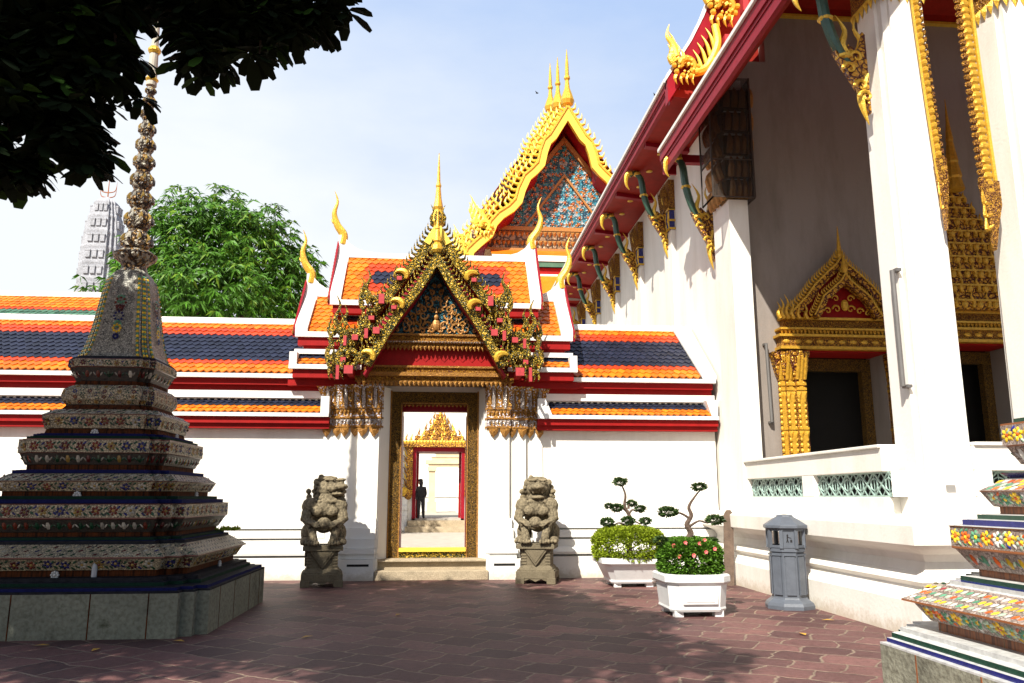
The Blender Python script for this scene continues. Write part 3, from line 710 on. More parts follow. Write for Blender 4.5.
# apex spires
def spire(b, x, y, z, h, r, m=None):
    b.lathe([(r*.9,z),(r*1.3,z+.06*h),(r*1.15,z+.16*h),(r*.7,z+.22*h),(r*.95,z+.26*h),(r*.6,z+.38*h),(r*.42,z+.52*h),(r*.55,z+.55*h),(r*.34,z+.60*h),(r*.22,z+.80*h),(.006,z+h)], x, y, 8, m)
b = MB(M['gold'], M['mosaic']); spire(b, XC, 16.05, 7.15, 1.65, .11); b.ball((XC,15.98,7.32),(.10,.10,.16),8,6,1); spire(b, XC, 15.78, 6.50, .95, .10)
for e in (-1, 1): flame(b, XC+e*.09, 16.0, 7.2, .42, e*.1, .05, 1, e); flame(b, XC+e*.08, 15.76, 6.5, .3, e*.1, .04, 1, e)
b.build('apex_finial', gh)
b = MB(M['maroon']); b.prism([(XC-1.25,5.0),(XC+1.25,5.0),(XC,6.95)], 16.45, 17.6); b.box(XC-1.7, XC+1.7, 16.45, 17.3, 4.18, 5.0); b.build('porch_roof_core', gh)
M['gilt2'] = simple('deep_gilding', (.62,.34,.03), .38, .35, var=.25, scale=14, bump=.5, bscale=45)
# ------------------------------------------------------------------ far hall with the yellow gable
fh = thing('prayer_hall', 'tall distant hall with yellow finned gable and turquoise mosaic pediment behind the gatehouse', 'temple', (5.75, 36, 0))
FX = 5.75
b = MB(M['white2']); b.box(2.3, 12, 38, 60, 0, 12.6); b.build('wall', fh)
FP = [(0,20),(.95,18.45),(1.25,18.15),(1.45,17.6),(1.58,17.0),(1.85,16.72),(2.25,16.35),(2.55,15.7),(2.7,15.15),(2.98,14.85),(3.5,14.5),(3.9,14.05),(4.08,13.55),(4.6,13.1),(5.0,12.7),(5.2,12.1)]
for k, (yy, dz, ext) in enumerate(((35,0,0),(38.0,1.35,.25),(40.8,2.65,.5))):
    for s in (-1, 1):
        poly = [(FX+s*x*.95, z+dz) for x, z in FP]
        b = MB(M['yellow'], M['maroon'], M['gold'])
        board(b, poly, yy-.1, yy+.15, .42, 0); board(b, [(x, z+.02) for x, z in poly], yy-.16, yy-.1, .10, 2)
        board(b, [(p[0], p[1]-.5) for p in poly], yy+.1, yy+3.2, .1, 1)
        fins(b, poly, yy, .40, .30, s, 0)
        b.build('bargeboard', fh)
        # lumps where the rake breaks
        b = MB(M['yellow'])
        for (x, z, sc) in ((3.95,13.75,.85),(4.95,12.4,.6)): naga(b, FX+s*x, yy-.15, z+dz, sc, s, 0)
        b.build('naga_finial', fh)
    b = MB(M['gold'])
    b.lathe([(.12,19.9+dz),(.28,20.0+dz),(.34,20.2+dz),(.25,20.5+dz),(.13,20.85+dz),(.09,21.25+dz),(.15,21.35+dz),(.14,21.45+dz),(.10,21.5+dz),(.08,22.1+dz),(.01,22.9+dz)], FX, yy, 10)
    b.build('spire', fh)
    b = MB(*TM)
    for s in (-1, 1):
        b.face([(FX,yy,19.8+dz),(FX,yy+3.4,19.8+dz),(FX+s*5.0,yy+3.4,12.3+dz),(FX+s*5.0,yy,12.3+dz)], 0)
    b.build('roof_slope', fh)
b = MB(M['maroon']); b.prism([(FX-4.0,14.2),(FX+4.0,14.2),(FX,19.4)], 36.6, 37); b.build('gable_board', fh)
# turquoise mosaic pediment
m, nt, bb = newmat('turquoise_glass_mosaic'); L = nt.links
tc = N(nt, 'ShaderNodeTexCoord'); vo = N(nt, 'ShaderNodeTexVoronoi', i_Scale=8); L.new(tc.outputs['Object'], vo.inputs['Vector'])
sxx = N(nt, 'ShaderNodeSeparateColor'); L.new(vo.outputs['Color'], sxx.inputs[0])
rp = ramp(nt, [(0,(.02,.14,.19)),(.30,(.04,.24,.32)),(.50,(.012,.06,.10)),(.74,(.30,.34,.34)),(.87,(.36,.15,.03))], 'CONSTANT'); L.new(sxx.outputs[0], rp.inputs[0])
L.new(rp.outputs[0], bb.inputs['Base Color']); bb.inputs['Roughness'].default_value = .25
bp = N(nt, 'ShaderNodeBump', i_Strength=.8, i_Distance=.05); L.new(vo.outputs['Distance'], bp.inputs['Height']); L.new(bp.outputs[0], bb.inputs['Normal'])
M['turq'] = m
b = MB(M['turq']); b.prism([(FX-3.55,14.2),(FX+3.55,14.2),(FX,18.7)], 36.3, 36.6); pedi = b.build('pediment', fh)
b = MB(M['bronze'], simple('orange_glass_rosette', (.50,.14,.04), .3), simple('pale_glass_petal', (.55,.58,.52), .3))
rnd = random.Random(5)
z = 14.45; row = 0
while z < 18.3:
    hw = 3.3*(18.5-z)/4.3; x = -hw+(.19 if row % 2 else 0)
    while x < hw:
        cx = FX+x; j = rnd.uniform(-.03,.03)
        b.ball((cx,36.26,z+j), (.06,.05,.06), 6, 4, 1)
        for k in range(6):
            a = k*pi/3+row; b.ball((cx+.11*math.cos(a),36.28,z+j+.11*math.sin(a)), (.032,.03,.032), 4, 3, 2 if k % 2 else 0)
        x += .42
    z += .36; row += 1
b.build('rosettes', pedi)
b = MB(M['bronze'])
for s in (-1, 1):
    board(b, [(FX,18.9),(FX+s*3.75,14.1)], 36.1, 36.35, .20)
    board(b, [(FX,17.0),(FX+s*1.95,14.3)], 36.18, 36.32, .10)
b.box(FX-3.9, FX+3.9, 36.0, 36.4, 14.0, 14.2)
b.build('pediment_frame', fh)
b = MB(carved('bronze_frieze', (.42,.32,.20), (.08,.05,.03), 4, .9), M['bronze'])
b.box(FX-4.5, FX+4.5, 36.0, 37.5, 13.05, 13.95, 0); b.box(FX-4.6, FX+4.6, 35.8, 37.5, 12.95, 13.06, 1)
lambrequin(b, FX-4.4, FX+4.4, 35.98, 13.95, 40, .28, 1, .05); lambrequin(b, FX-4.4, FX+4.4, 35.98, 13.5, 40, .28, 1, .05)
b.build('frieze', fh)
b = MB(M['orange'], M['trim'], M['greentile'], M['red'])
def sl(y0,z0,y1,z1,m): b.add([(FX-3.6,y0,z0),(FX+5,y0,z0),(FX+5,y1,z1),(FX-3.6,y1,z1),(FX-3.6,y0,z0-.1),(FX+5,y0,z0-.1),(FX+5,y1,z1-.1),(FX-3.6,y1,z1-.1)], [(0,1,2,3),(0,4,5,1),(3,2,6,7)], m)
sl(34.6,12.35,35.8,12.95,0); sl(34.5,12.15,34.6,12.35,1); sl(34.55,11.9,34.55,12.15,2); sl(34.7,11.55,34.7,11.9,3); sl(34.3,11.35,34.7,11.5,1); sl(33.2,10.2,34.3,11.30,0); sl(33.1,10.0,33.2,10.2,1)
b.box(FX-3.4, FX+5, 34.4, 38, 0, 10.0, 1)
b.build('lower_roof', fh)

# ------------------------------------------------------------------ pale prang tower far left
pg = thing('prang_tower', 'pale grey bullet-shaped stone tower rising beyond the gallery roof', 'tower', (-25.5,60,0))
def redent(w, r): 
    q = [(w-2*r,-w),(w-2*r,-w+r),(w-r,-w+r),(w-r,-w+2*r),(w,-w+2*r)]
    out = []
    for k in range(4):
        c, s = [(1,0),(0,1),(-1,0),(0,-1)][k]
        out += [(x*c-y*s, x*s+y*c) for x, y in q]
    return out
def ring(cx, cy, w, z, r=None):
    return [(cx+x, cy+y, z) for x, y in redent(w, .1*w if r is None else r)]
b = MB(M['prang'])
rows = 8; zz = 13.5; H = 9.9; rg = []
def pw(t): return 1.32*(1-.07*t)*(1-(max(0,t-.45)/.68)**2.6)**.6
prof = []
for i in range(rows):
    t0 = i/rows; t1 = (i+1)/rows; w0 = pw(t0); w1 = pw(t1)
    for tt, o in ((.0,.07),(.10,.07),(.14,.01),(.2,0),(.85,0),(.92,.03),(.99,.06)):
        prof.append((w0+(w1-w0)*tt+o*.55, zz+H*(t0+(t1-t0)*tt)))
prof = [(1.5,0),(1.3,13.4)]+prof+[(.62,zz+H+.15),(.30,zz+H+.4),(.05,zz+H+.55)]
b.loft([ring(-25.5,60,w,z,.20*w) for w, z in prof]); b.build('body', pg)
for i in range(rows):
    t = (i+.5)/rows; w = pw(t)+.03; z = zz+H*t; h = H/rows*.20
    for k in range(4):
        a = k*pi/2; n_ = V((math.cos(a), math.sin(a), 0)); tt = V((-n_.y, n_.x, 0))
        for u in (-.42, 0, .42):
            b = MB(M['prang']); c_ = V((-25.5,60,z))+n_*(w+.02)+tt*u*w*.85
            b.obox(c_, tt*w*.13, n_*.07, (0,0,h)); b.obox(c_+V((0,0,h+.03)), tt*w*.15, n_*.09, (0,0,.05)); b.build('niche', pg)
b = MB(simple('rusty_trident', (.35,.12,.04), .6)); b.tube([(-25.5,60,23.4),(-25.5,60,25.6)], [.06,.02], 5)
for z in (23.9,24.3):
    for s in (-1, 1): horn(b, [(-25.5,60,z),(-25.5+s*.5,60,z+.15),(-25.5+s*.6,60,z+.9)], .05, 5, 1)
b.build('trident', pg)

# ------------------------------------------------------------------ mango tree beyond the gallery
def leaf(b, base, d, up, L_, w, droop=.35, m=None):
    d = V(d).normalized(); side = d.cross(V(up))
    if side.length < 1e-4: side = d.orthogonal()
    side.normalize(); dn = V((0,0,-1))
    b0 = V(base); mid = b0+d*L_*.5+dn*droop*L_*.12; tip = b0+d*L_+dn*droop*L_*.5
    b.add([b0, mid+side*w*.5, tip, mid-side*w*.5], [(0,1,2,3)], m)
def mango():
    t = thing('mango_tree', 'big bushy green tree behind the left gallery roof', 'tree', (-9.2,32,0))
    rnd = random.Random(11)
    b = MB(M['bark'])
    b.tube([(-9.2,32,0),(-9.1,32,3),(-9.3,32.1,6),(-9.2,32,9)], [.42,.34,.28,.14], 10)
    for k in range(9):
        a = k*2.4; z0 = 4.5+k*.45
        b.tube([(-9.2,32,z0),(-9.2+1.2*math.cos(a),32+1.2*math.sin(a),z0+1.4),(-9.2+3*math.cos(a),32+3*math.sin(a),z0+2.6)], [.16,.10,.03], 6)
    b.build('trunk', t)
    b = MB(M['leaf_far'], M['leaf_tip'])
    lobes = [(-8.9,32,10.6,3.3,2.9),(-11.3,31.6,9.4,2.2,2.1),(-6.7,31.7,9.6,2.1,2.1),(-9.6,31.3,12.3,1.9,1.5),(-7.7,31.4,11.7,1.9,1.5),(-12.3,31.4,8.3,1.5,1.4),(-5.9,31.2,10.4,1.0,1.0),(-10.6,31,11.2,1.5,1.3),(-9,30.4,8.6,3.2,2),(-5.5,31.4,8.4,1.4,1.6),(-13.0,31,7.6,1.2,1.2)]
    tot = sum(l[3]**2 for l in lobes)
    for (cx,cy,cz,rh,rv) in lobes:
        n = int(3600*rh*rh/tot)
        for _ in range(n):
            a = rnd.uniform(0,2*pi); ct = rnd.uniform(-.7,1); st = math.sqrt(1-ct*ct)
            nn = noise.noise(V((a*1.3+cx, ct*3, cz)))
            rr = (rnd.random()**.33)*(1+.28*nn)+rnd.uniform(-.04,.12)
            c = V((cx+rh*rr*st*math.cos(a), cy+rh*rr*st*math.sin(a), cz+rv*rr*ct))
            out = V((st*math.cos(a), st*math.sin(a), ct*.6+.1))
            tip = rr > .93 and rnd.random() < .5
            for k in range(9):
                a2 = k*2*pi/9+rnd.random(); d = V((math.cos(a2), math.sin(a2), rnd.uniform(-.9,.2)))+out*.8
                leaf(b, c, d, out, rnd.uniform(.22,.38), rnd.uniform(.06,.10), 1.0, 1 if (tip and k % 2) else 0)
    b.build('crown', t, recalc=False)
mango()

# ------------------------------------------------------------------ second gate seen through the doorway
ig = thing('inner_gate', 'smaller gilded gate with dark red frame seen through the main doorway', 'gate', (0,39,0))
IX = -.08
b = MB(M['white']); b.box(-14, IX-1.22, 39, 41, 0, 6.6); b.box(IX+1.22, 14, 39, 41, 0, 6.6); b.box(IX-1.22, IX+1.22, 39, 41, 3.95, 6.6); b.build('wall', ig)
b = MB(M['white2'])
for s in (-1, 1):
    x0, x1 = sorted((IX+s*1.45, s*14))
    for d, z0, z1 in ((.5,0,.75),(.35,.75,1.0),(.42,1.0,1.2),(.25,1.2,1.6),(.14,1.6,2.0)): b.box(x0, x1, 39-d, 39.1, z0+.002, z1)
b.build('plinth', ig)
b = MB(M['maroon'], M['red'])
for s in (-1, 1): b.box(IX+s*1.08, IX+s*1.24, 38.95, 41.1, .5, 3.95); b.box(IX+s*1.0, IX+s*1.08, 40.2, 41.05, .5, 3.9, 1)
b.box(IX-1.08, IX+1.08, 38.95, 41.1, 3.75, 3.95); b.build('door_frame', ig)
b = MB(M['goldc'], M['gold'])
for s in (-1, 1):
    b.box(IX+s*1.24, IX+s*1.52, 38.8, 39.0, 1.75, 4.0)
    for k in range(9): flame(b, IX+s*1.5, 38.85, 1.6+k*.27, .38, s*.7, .06, k % 2, s)
    for k in range(4): horn(b, [(IX+s*1.4,38.8,1.9),(IX+s*(1.7+.1*k),38.75,1.7+.15*k),(IX+s*(1.85+.05*k),38.8,2.2+.18*k)], .10, 6, .8, 1)
    b.ball((IX+s*1.45,38.8,1.75), (.22,.12,.30), 8, 6, 0)
b.box(IX-1.75, IX+1.75, 38.7, 39.0, 3.95, 4.25)
lambrequin(b, IX-1.7, IX+1.7, 38.69, 4.25, 22, .2, 1)
for k in range(5):
    hw = (1.55,.95,.62,.42,.24)[k]; z = 4.25+k*.26
    b.box(IX-hw*.75, IX+hw*.75, 38.78, 39.0, z, z+.24, 0)
    n = int(hw*8)+1
    for i in range(n+1): flame(b, IX-hw+2*hw*i/n, 38.78, z+.02, .36, 0, .06, i % 2, -1 if i < n/2 else 1)
flame(b, IX, 38.78, 5.5, .4, 0, .08, 1)
b.build('gilt_crown', ig)
b = MB(M['step']); b.box(IX-1.4, IX+1.4, 38.2, 38.95, .0, .52); b.box(IX-1.5, IX+1.5, 37.8, 38.2, 0, .26); b.build('steps', ig)
b = MB(M['court']); b.box(IX-1.22, IX+1.22, 38.95, 60, .0, .60); b.build('raised_floor', ig)
pv = thing('stone_pavilion', 'cream stone archway pavilion far beyond the inner gate', 'pavilion', (.5,54,0))
b = MB(M['cream'])
for x in (-.55,2.0):
    b.box(x-.22,x+.22,53.8,54.4,.6,3.5); b.box(x-.32,x+.32,53.7,54.5,.6,1.3); b.box(x-.3,x+.3,53.7,54.5,3.3,3.55)
b.build('pillar', pv)
b = MB(M['cream']); arch = [(-.35,3.5),(1.8,3.5)]
b.box(-1.0,2.5,53.6,54.6,3.75,4.0); b.box(-.8,2.3,53.7,54.5,3.55,3.75)
for k, (hw, z) in enumerate(((1.3,4.0),(1.05,4.25),(.8,4.5),(.55,4.75),(.3,5.0))): b.box(.72-hw,.72+hw,53.75,54.45,z,z+.25); b.box(.72-hw-.06,.72+hw+.06,53.7,54.5,z+.18,z+.23)
b.build('roof', pv)
fw = thing('far_wall', 'white moulded wall at the far end behind the cream pavilion', 'wall', (0,62,0))
b = MB(M['white'], M['white2']); b.box(-9,9,62,63,0,7.2)
for d, z0, z1 in ((.6,0,1.2),(.4,1.2,1.6),(.5,1.6,1.9),(.25,1.9,2.5)): b.box(-9.01,9.01,62-d,62.1,z0,z1,1)
b.build('wall_face', fw)

# person standing in the inner doorway (dark silhouette, back lit, facing left, arm bent)
pr_ = thing('person', 'person in dark clothes and cap standing in the inner gate doorway', 'person', (-.90,38.95,.60))
def skin_mesh(name, verts, edges, radii, mat, parent, sub=2):
    me = bpy.data.meshes.new(name); o = V(parent_world(parent))
    me.from_pydata([tuple(V(v)) for v in verts], edges, [])
    ob = bpy.data.objects.new(name, me); col.objects.link(ob); me.materials.append(mat)
    sk = ob.modifiers.new('skin', 'SKIN'); sk.use_smooth_shade = True
    for i, r in enumerate(radii): me.skin_vertices[0].data[i].radius = (r, r)
    me.skin_vertices[0].data[0].use_root = True
    ss = ob.modifiers.new('sub', 'SUBSURF'); ss.levels = sub; ss.render_levels = sub
    ob.parent = parent; return ob
vs = [(0,0,.96),(0,.0,1.14),(0,.01,1.34),(0,0,1.48),(0,-.01,1.56),(-.01,-.03,1.66),(-.02,-.03,1.76),
      (-.17,.01,1.42),(-.21,.02,1.16),(-.20,-.10,.94),(-.19,-.16,.86),(.17,.01,1.42),(.23,.05,1.17),(.20,-.10,1.02),(.12,-.20,1.03),
      (-.09,0,.90),(-.10,-.02,.50),(-.10,.03,.08),(-.12,-.12,.04),(.09,0,.90),(.11,0,.50),(.13,.05,.08),(.16,-.09,.04)]
ed = [(0,1),(1,2),(2,3),(3,4),(4,5),(5,6),(2,7),(7,8),(8,9),(9,10),(2,11),(11,12),(12,13),(13,14),(0,15),(15,16),(16,17),(17,18),(0,19),(19,20),(20,21),(21,22)]
rd = [.15,.14,.16,.07,.06,.10,.08,.065,.05,.04,.035,.065,.05,.04,.035,.10,.07,.05,.04,.10,.07,.05,.04]
skin_mesh('body', vs, ed, [q*1.3 for q in rd], M['cloth_dark'], pr_)
b = MB(M['cloth_dark']); b.ball((-.93,38.92,2.38), (.115,.13,.08), 10, 7); b.box(-1.10,-.98,38.86,38.98,2.355,2.37); b.build('cap', pr_)
b = MB(M['skin']); b.ball((-.99,38.88,2.28), (.05,.06,.075), 8, 6); b.build('face', pr_)

# ------------------------------------------------------------------ the tall hall on the right
th_ = thing('temple_hall', 'tall white temple hall with red eaves and gilded brackets filling the right side', 'temple', (5.9,15,0))
# terrace plinth
TP = [(.45,0),(.45,.40),(.40,.46),(.33,.49),(.30,.56),(.36,.62),(.33,.68),(.25,.73),(.20,.84),(.26,.93),(.42,1.0),(.50,1.05),(.50,1.27),(.46,1.30),(.20,1.32),(0,1.32)]
def xo(d): return 5.95-d
b = MB(M['white'])
rings = []
for d, z in [(0.0,0)]+TP:
    x = xo(d); y = 9.55-d
    rings.append([(x,17.3,z),(x,y+.30,z),(x+.30,y,z),(24,y,z)] if False else [(x,17.3,z),(x,y,z),(24,y,z)])
b.loft(rings[1:], closed=False, caps=False)
b.box(6.0,24,9.7,45,0,1.30)
b.build('terrace_plinth', th_)
# balustrade
b = MB(M['white'])
def rail_y(y0, y1):
    b.box(5.80,6.12,y0,y1,1.30,1.60); b.box(5.80,6.12,y0,y1,1.93,2.24); b.box(5.76,6.16,y0,y1,2.24,2.285)
rail_y(10.2, 15.05)
for y0, y1 in ((14.93,15.05),(12.22,12.62),(10.0,10.02)): b.box(5.803,6.117,y0,y1,1.60,1.93)
b.box(6.7,24,9.62,9.92,1.30,1.60); b.box(6.7,24,9.62,9.92,1.93,2.24); b.box(6.7,24,9.58,9.96,2.24,2.285)
for x0 in (6.7,8.75,10.9,13.0): b.box(x0,x0+.22,9.623,9.917,1.6,1.93)
b.build('balustrade', th_, bevel=.012)
def grille(p, q, z0, z1, nm='grille'):
    b = MB(M['grille']); p = V(p); q = V(q); d = (q-p); L_ = d.length; d.normalize(); n = max(2, round(L_/.36)); s = L_/n; up = V((0,0,1)); nr = d.cross(up)
    H = z1-z0
    for i in range(n):
        c = p+d*s*(i+.5); c.z = (z0+z1)/2
        for a, bb_ in (((-.5,0),(0,.5)),((0,.5),(.5,0)),((.5,0),(0,-.5)),((0,-.5),(-.5,0))):
            u = c+d*s*a[0]+up*H*a[1]*.98; w = c+d*s*bb_[0]+up*H*bb_[1]*.98
            b.tube([u, w], .014, 4)
        pts = [c+d*s*.24*math.cos(t*pi/4)+up*H*.26*math.sin(t*pi/4) for t in range(9)]
        b.tube(pts, .011, 4)
        b.tube([c+up*H*.5, c-up*H*.5], .007, 4)
        for e in (-1, 1):
            cc = c+d*s*.5*e
            pts = [cc-d*e*s*.32*math.cos(t*pi/6-pi/2)*0-d*e*s*.30*math.sin(t*pi/6)+up*H*(.5-t/6) for t in range(7)]
            b.tube(pts, .009, 4)
    for zz_ in (z0+.012, z1-.012): 
        b.tube([V((p.x,p.y,zz_)), V((q.x,q.y,zz_))], .014, 4)
    b.build(nm, th_)
grille((5.88,12.62,0),(5.88,14.93,0),1.6,1.93); grille((5.88,10.02,0),(5.88,12.22,0),1.6,1.93)
grille((6.92,9.78,0),(8.75,9.78,0),1.6,1.93); grille((8.97,9.78,0),(10.9,9.78,0),1.6,1.93)
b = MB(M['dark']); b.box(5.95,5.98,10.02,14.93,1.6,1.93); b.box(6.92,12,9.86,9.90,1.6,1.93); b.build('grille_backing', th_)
# columns, redented and tapering
def column(cx, cy, w0, w1, z0, z1):
    b = MB(M['white']); rings = []
    for z, w in ((z0,w0*1.10),(z0+.02,w0*1.10),(z0+.05,w0),(2.5,w0*.99),(z1,w1)):
        h = w/2; r = w*.10
        q = [(h-2*r,-h),(h-2*r,-h+r*.6),(h-r,-h+r*.6),(h-r,-h+r*1.4),(h-.0,-h+r*1.4)]
        q = [(h-2*r,-h),(h-2*r,-h+r*.7),(h-r*.7,-h+r*.7),(h-r*.7,-h+2*r),(h,-h+2*r)]
        out = []
        for k in range(4):
            c, s = [(1,0),(0,1),(-1,0),(0,-1)][k]
            out += [(cx+x*c-y*s, cy+x*s+y*c, z) for x, y in q]
        rings.append(out)
    b.loft(rings); co = b.build('column', th_)
    b = MB(M['goldf'], M['gold'])
    for k, (z, e) in enumerate(((z1,.0),(z1+.5,.05),(z1+1.0,.14))):
        h = w1/2+e; b.box(cx-h,cx+h,cy-h,cy+h,z+.0,z+.5, 0)
        lambrequin(b, cx-h, cx+h, cy-h-.01, z+.02, 6, .22, 1)
        lambrequin_p(b, (cx-h-.01,cy+h,z+.02), (cx-h-.01,cy-h,z+.02), 6, .22, (-1,0,0), 1)
    b.build('column_capital', co)
column(6.375, 9.98, .73, .72, 1.30, 8.62); column(8.22, 9.98, .92, .82, 1.30, 8.62); column(10.6, 9.98, .92, .82, 1.3, 8.62)
b = MB(M['white']); b.box(6.6,24,10.12,10.5,9.9,11.3); b.build('porch_beam', th_)
# body
b = MB(M['white'])
b.box(5.92,6.4,15.9,46,1.2,9.95); b.box(5.75,6.15,15.0,15.92,1.3,10.2)
for yy in (19.55,22.8,26.0,29.3,32.5,36): b.box(5.80,5.93,yy-.35,yy+.35,1.2,9.6)
b.build('side_wall', th_)
b = MB(M['whitewall'], M['dark'], M['maroon'])
D1, D2 = 8.12, 10.8
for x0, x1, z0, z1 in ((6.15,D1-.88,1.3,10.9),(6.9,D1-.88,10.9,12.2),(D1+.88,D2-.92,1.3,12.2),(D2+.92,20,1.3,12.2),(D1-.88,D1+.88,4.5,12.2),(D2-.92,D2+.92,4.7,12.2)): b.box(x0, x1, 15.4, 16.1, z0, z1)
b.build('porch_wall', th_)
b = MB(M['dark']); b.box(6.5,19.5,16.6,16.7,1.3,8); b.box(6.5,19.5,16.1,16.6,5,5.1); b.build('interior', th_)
b = MB(M['court']); b.box(6.1,20,9.9,17,1.30,1.34); b.build('porch_floor', th_)
b = MB(M['soffit'], M['gold']); b.box(7.35,24,8.9,15.5,12.2,12.3); b.add([(6.0,8.5,10.15),(6.0,15.5,10.15),(7.4,15.5,12.22),(7.4,8.5,12.22)], [(0,1,2,3)], 0); b.box(7.3,20,15.30,15.4,12.05,12.2); b.box(7.3,20,15.28,15.4,11.98,12.03,1); b.build('porch_ceiling', th_)
# doors
def gdoor(X, tall):
    w = .88 if not tall else .92; zt = 4.5 if not tall else 4.7
    b = MB(M['golddk']); 
    for s in (-1, 1): b.box(X+s*(w-.20), X+s*(w-.003), 15.95, 16.12, 1.3, zt-.05)
    b.box(X-w+.2, X+w-.2, 15.95, 16.12, zt-.30, zt-.05); b.build('inner_door_frame', th_)
    b = MB(M['goldc'], M['gilt2'], M['goldf'])
    for s in (-1, 1):
        for k, (a0, a1, yy) in enumerate(((w+.02,w+.24,15.22),(w+.22,w+.42,15.28),(w+.40,w+.52,15.33))):
            b.box(X+s*a0, X+s*a1, yy, 15.4, 1.3, zt-.42, 2)
            xm = X+s*(a0+a1)/2
            b.box(xm-.04, xm+.04, yy-.03, yy, 1.3, zt-.42, 1)
            for z in [1.5+.11*i for i in range(int((zt-2.0)/.11))]: 
                for e in (-1, 1): b.ball((xm+e*.06,yy-.01,z), (.035,.03,.05), 5, 4, 1)
            for z in (2.9, 3.78, 3.68):
                b.box(X+s*a0-.015, X+s*a1+.015, yy-.05, 15.4, z, z+.05, 1)
            lambrequin(b, min(X+s*a0,X+s*a1), max(X+s*a0,X+s*a1), yy-.03, 3.66, 2, .22, 1)
            lambrequin(b, min(X+s*a0,X+s*a1), max(X+s*a0,X+s*a1), yy-.03, 2.88, 2, .18, 1)
            rings = [[(X+s*(a0-o*.3),yy-o,z),(X+s*(a1+o),yy-o,z),(X+s*(a1+o),15.4,z),(X+s*(a0-o*.3),15.4,z)] for z, o in ((zt-.62,.01),(zt-.5,.05),(zt-.3,.10),(zt-.05,.16))]
            b.loft(rings, m=0)
            for i in range(3): horn(b, [(X+s*(a0+(a1-a0)*(i+.5)/3),yy-.02,zt-.6),(X+s*(a0+(a1-a0)*(i+.5)/3),yy-.10,zt-.35),(X+s*(a0+(a1-a0)*(i+.5)/3),yy-.20,zt-.1)], .04, 5, .6, 1, sub=2, power=.3)
    b.build('gilt_door_column', th_)
    b = MB(M['goldf'], M['gilt2'], M['red'])
    hw = w+.50
    for z0, z1, o, m_ in ((zt,zt+.06,.04,1),(zt+.06,zt+.25,.0,0),(zt+.25,zt+.30,.06,1),(zt+.30,zt+.40,-.06,0),(zt+.40,zt+.44,.02,1),(zt+.44,zt+.62,-.10,0),(zt+.62,zt+.67,-.05,1)):
        b.box(X-hw-o, X+hw+o, 15.14-o, 15.4, z0, z1, m_)
    for i in range(12): b.ball((X-hw+.1+i*(2*hw-.2)/11, 15.14, zt+.155), (.075,.03,.045), 8, 5, 1)
    lambrequin(b, X-hw, X+hw, 15.18, zt+.42, 34, .11, 1)
    b.box(X-w, X+w, 15.25, 15.95, zt-.03, zt-.004, 2)
    b.build('lintel', th_)
    if not tall:
        b = MB(M['goldc'], M['gilt2'], M['red'])
        z0 = zt+.67
        out = [(0,z0+1.32),(.14,z0+1.12),(.36,z0+.93),(.62,z0+.68),(.82,z0+.42),(1.02,z0+.22),(1.20,z0+.04)]
        inn = [(0,z0+.92),(.10,z0+.76),(.28,z0+.60),(.50,z0+.42),(.60,z0+.22),(.72,z0+.02)]
        b.prism([(X-1.15,z0),(X+1.15,z0),(X+.8,z0+.4),(X+.3,z0+.95),(X,z0+1.25),(X-.3,z0+.95),(X-.8,z0+.4)], 15.30, 15.4, 2)
        for s in (-1, 1):
            board(b, [(X+s*x, z) for x, z in out], 15.12, 15.34, .15, 0); board(b, [(X+s*x, z) for x, z in out], 15.10, 15.12, .035, 1)
            fins(b, [(X+s*x, z) for x, z in out], 15.2, .14, .075, s, 1)
            board(b, [(X+s*x, z) for x, z in inn], 15.02, 15.2, .13, 0); board(b, [(X+s*x, z) for x, z in inn], 15.0, 15.02, .03, 1)
            fins(b, [(X+s*x, z) for x, z in inn], 15.1, .10, .065, s, 1)
            for dx, h in ((1.30,.42),(1.20,.50),(1.10,.40),(.98,.34),(.82,.30),(1.38,.34)): flame(b, X+s*dx, 15.12, z0-.05, h, s*.1, .045, 1, s)
            for (dx, dz, r) in ((.15,.18,.09),(.34,.14,.08),(.16,.40,.08),(.50,.10,.06),(.85,.15,.09),(.70,.36,.07)): spiral(b, X+s*dx, 15.2, z0+dz, r, 1.3, s, .022, 0, 1)
        b.ball((X,15.15,z0+.25), (.08,.06,.12), 8, 6, 1)
        b.lathe([(.05,z0+.9),(.075,z0+1.0),(.05,z0+1.12),(.03,z0+1.2),(.005,z0+1.35)], X, 15.05, 8, 1)
        b.lathe([(.07,z0+1.22),(.085,z0+1.32),(.05,z0+1.42),(.035,z0+1.6),(.005,z0+1.95)], X, 15.2, 8, 1)
        b.build('pediment', th_)
    else:
        b = MB(M['goldc'], M['gilt2'])
        z = zt+.67; hwk = 1.15
        lv = 9
        for k in range(lv):
            hk = 1.22*(1-k/lv)**.95+.10; dz = .34-.012*k
            yk = 15.4-.30*(1-k/lv)-.05
            b.box(X-hk, X+hk, yk, 15.4, z, z+dz*.5, 0); b.box(X-hk-.03, X+hk+.03, yk-.03, 15.4, z+dz*.5, z+dz*.62, 1); b.box(X-hk*.92, X+hk*.92, yk+.02, 15.4, z+dz*.62, z+dz, 0)
            nn = max(2, int(hk*2/.30))
            for i in range(nn+1): flame(b, X-hk+2*hk*i/nn, yk-.01, z+dz*.1, dz*1.05, 0, .05, 1, -1 if i < nn/2 else 1); 
            for i in range(nn): b.ball((X-hk+2*hk*(i+.5)/nn, yk-.01, z+dz*.3), (.07,.05,.09), 6, 5, 1)
            z += dz
        b.lathe([(.20,z),(.15,z+.25),(.17,z+.3),(.12,z+.6),(.13,z+.65),(.07,z+1.1),(.08,z+1.15),(.04,z+1.5),(.004,z+2.1)], X, 15.2, 8, 1)
        b.build('spired_pediment', th_)
gdoor(D1, False); gdoor(D2, True)

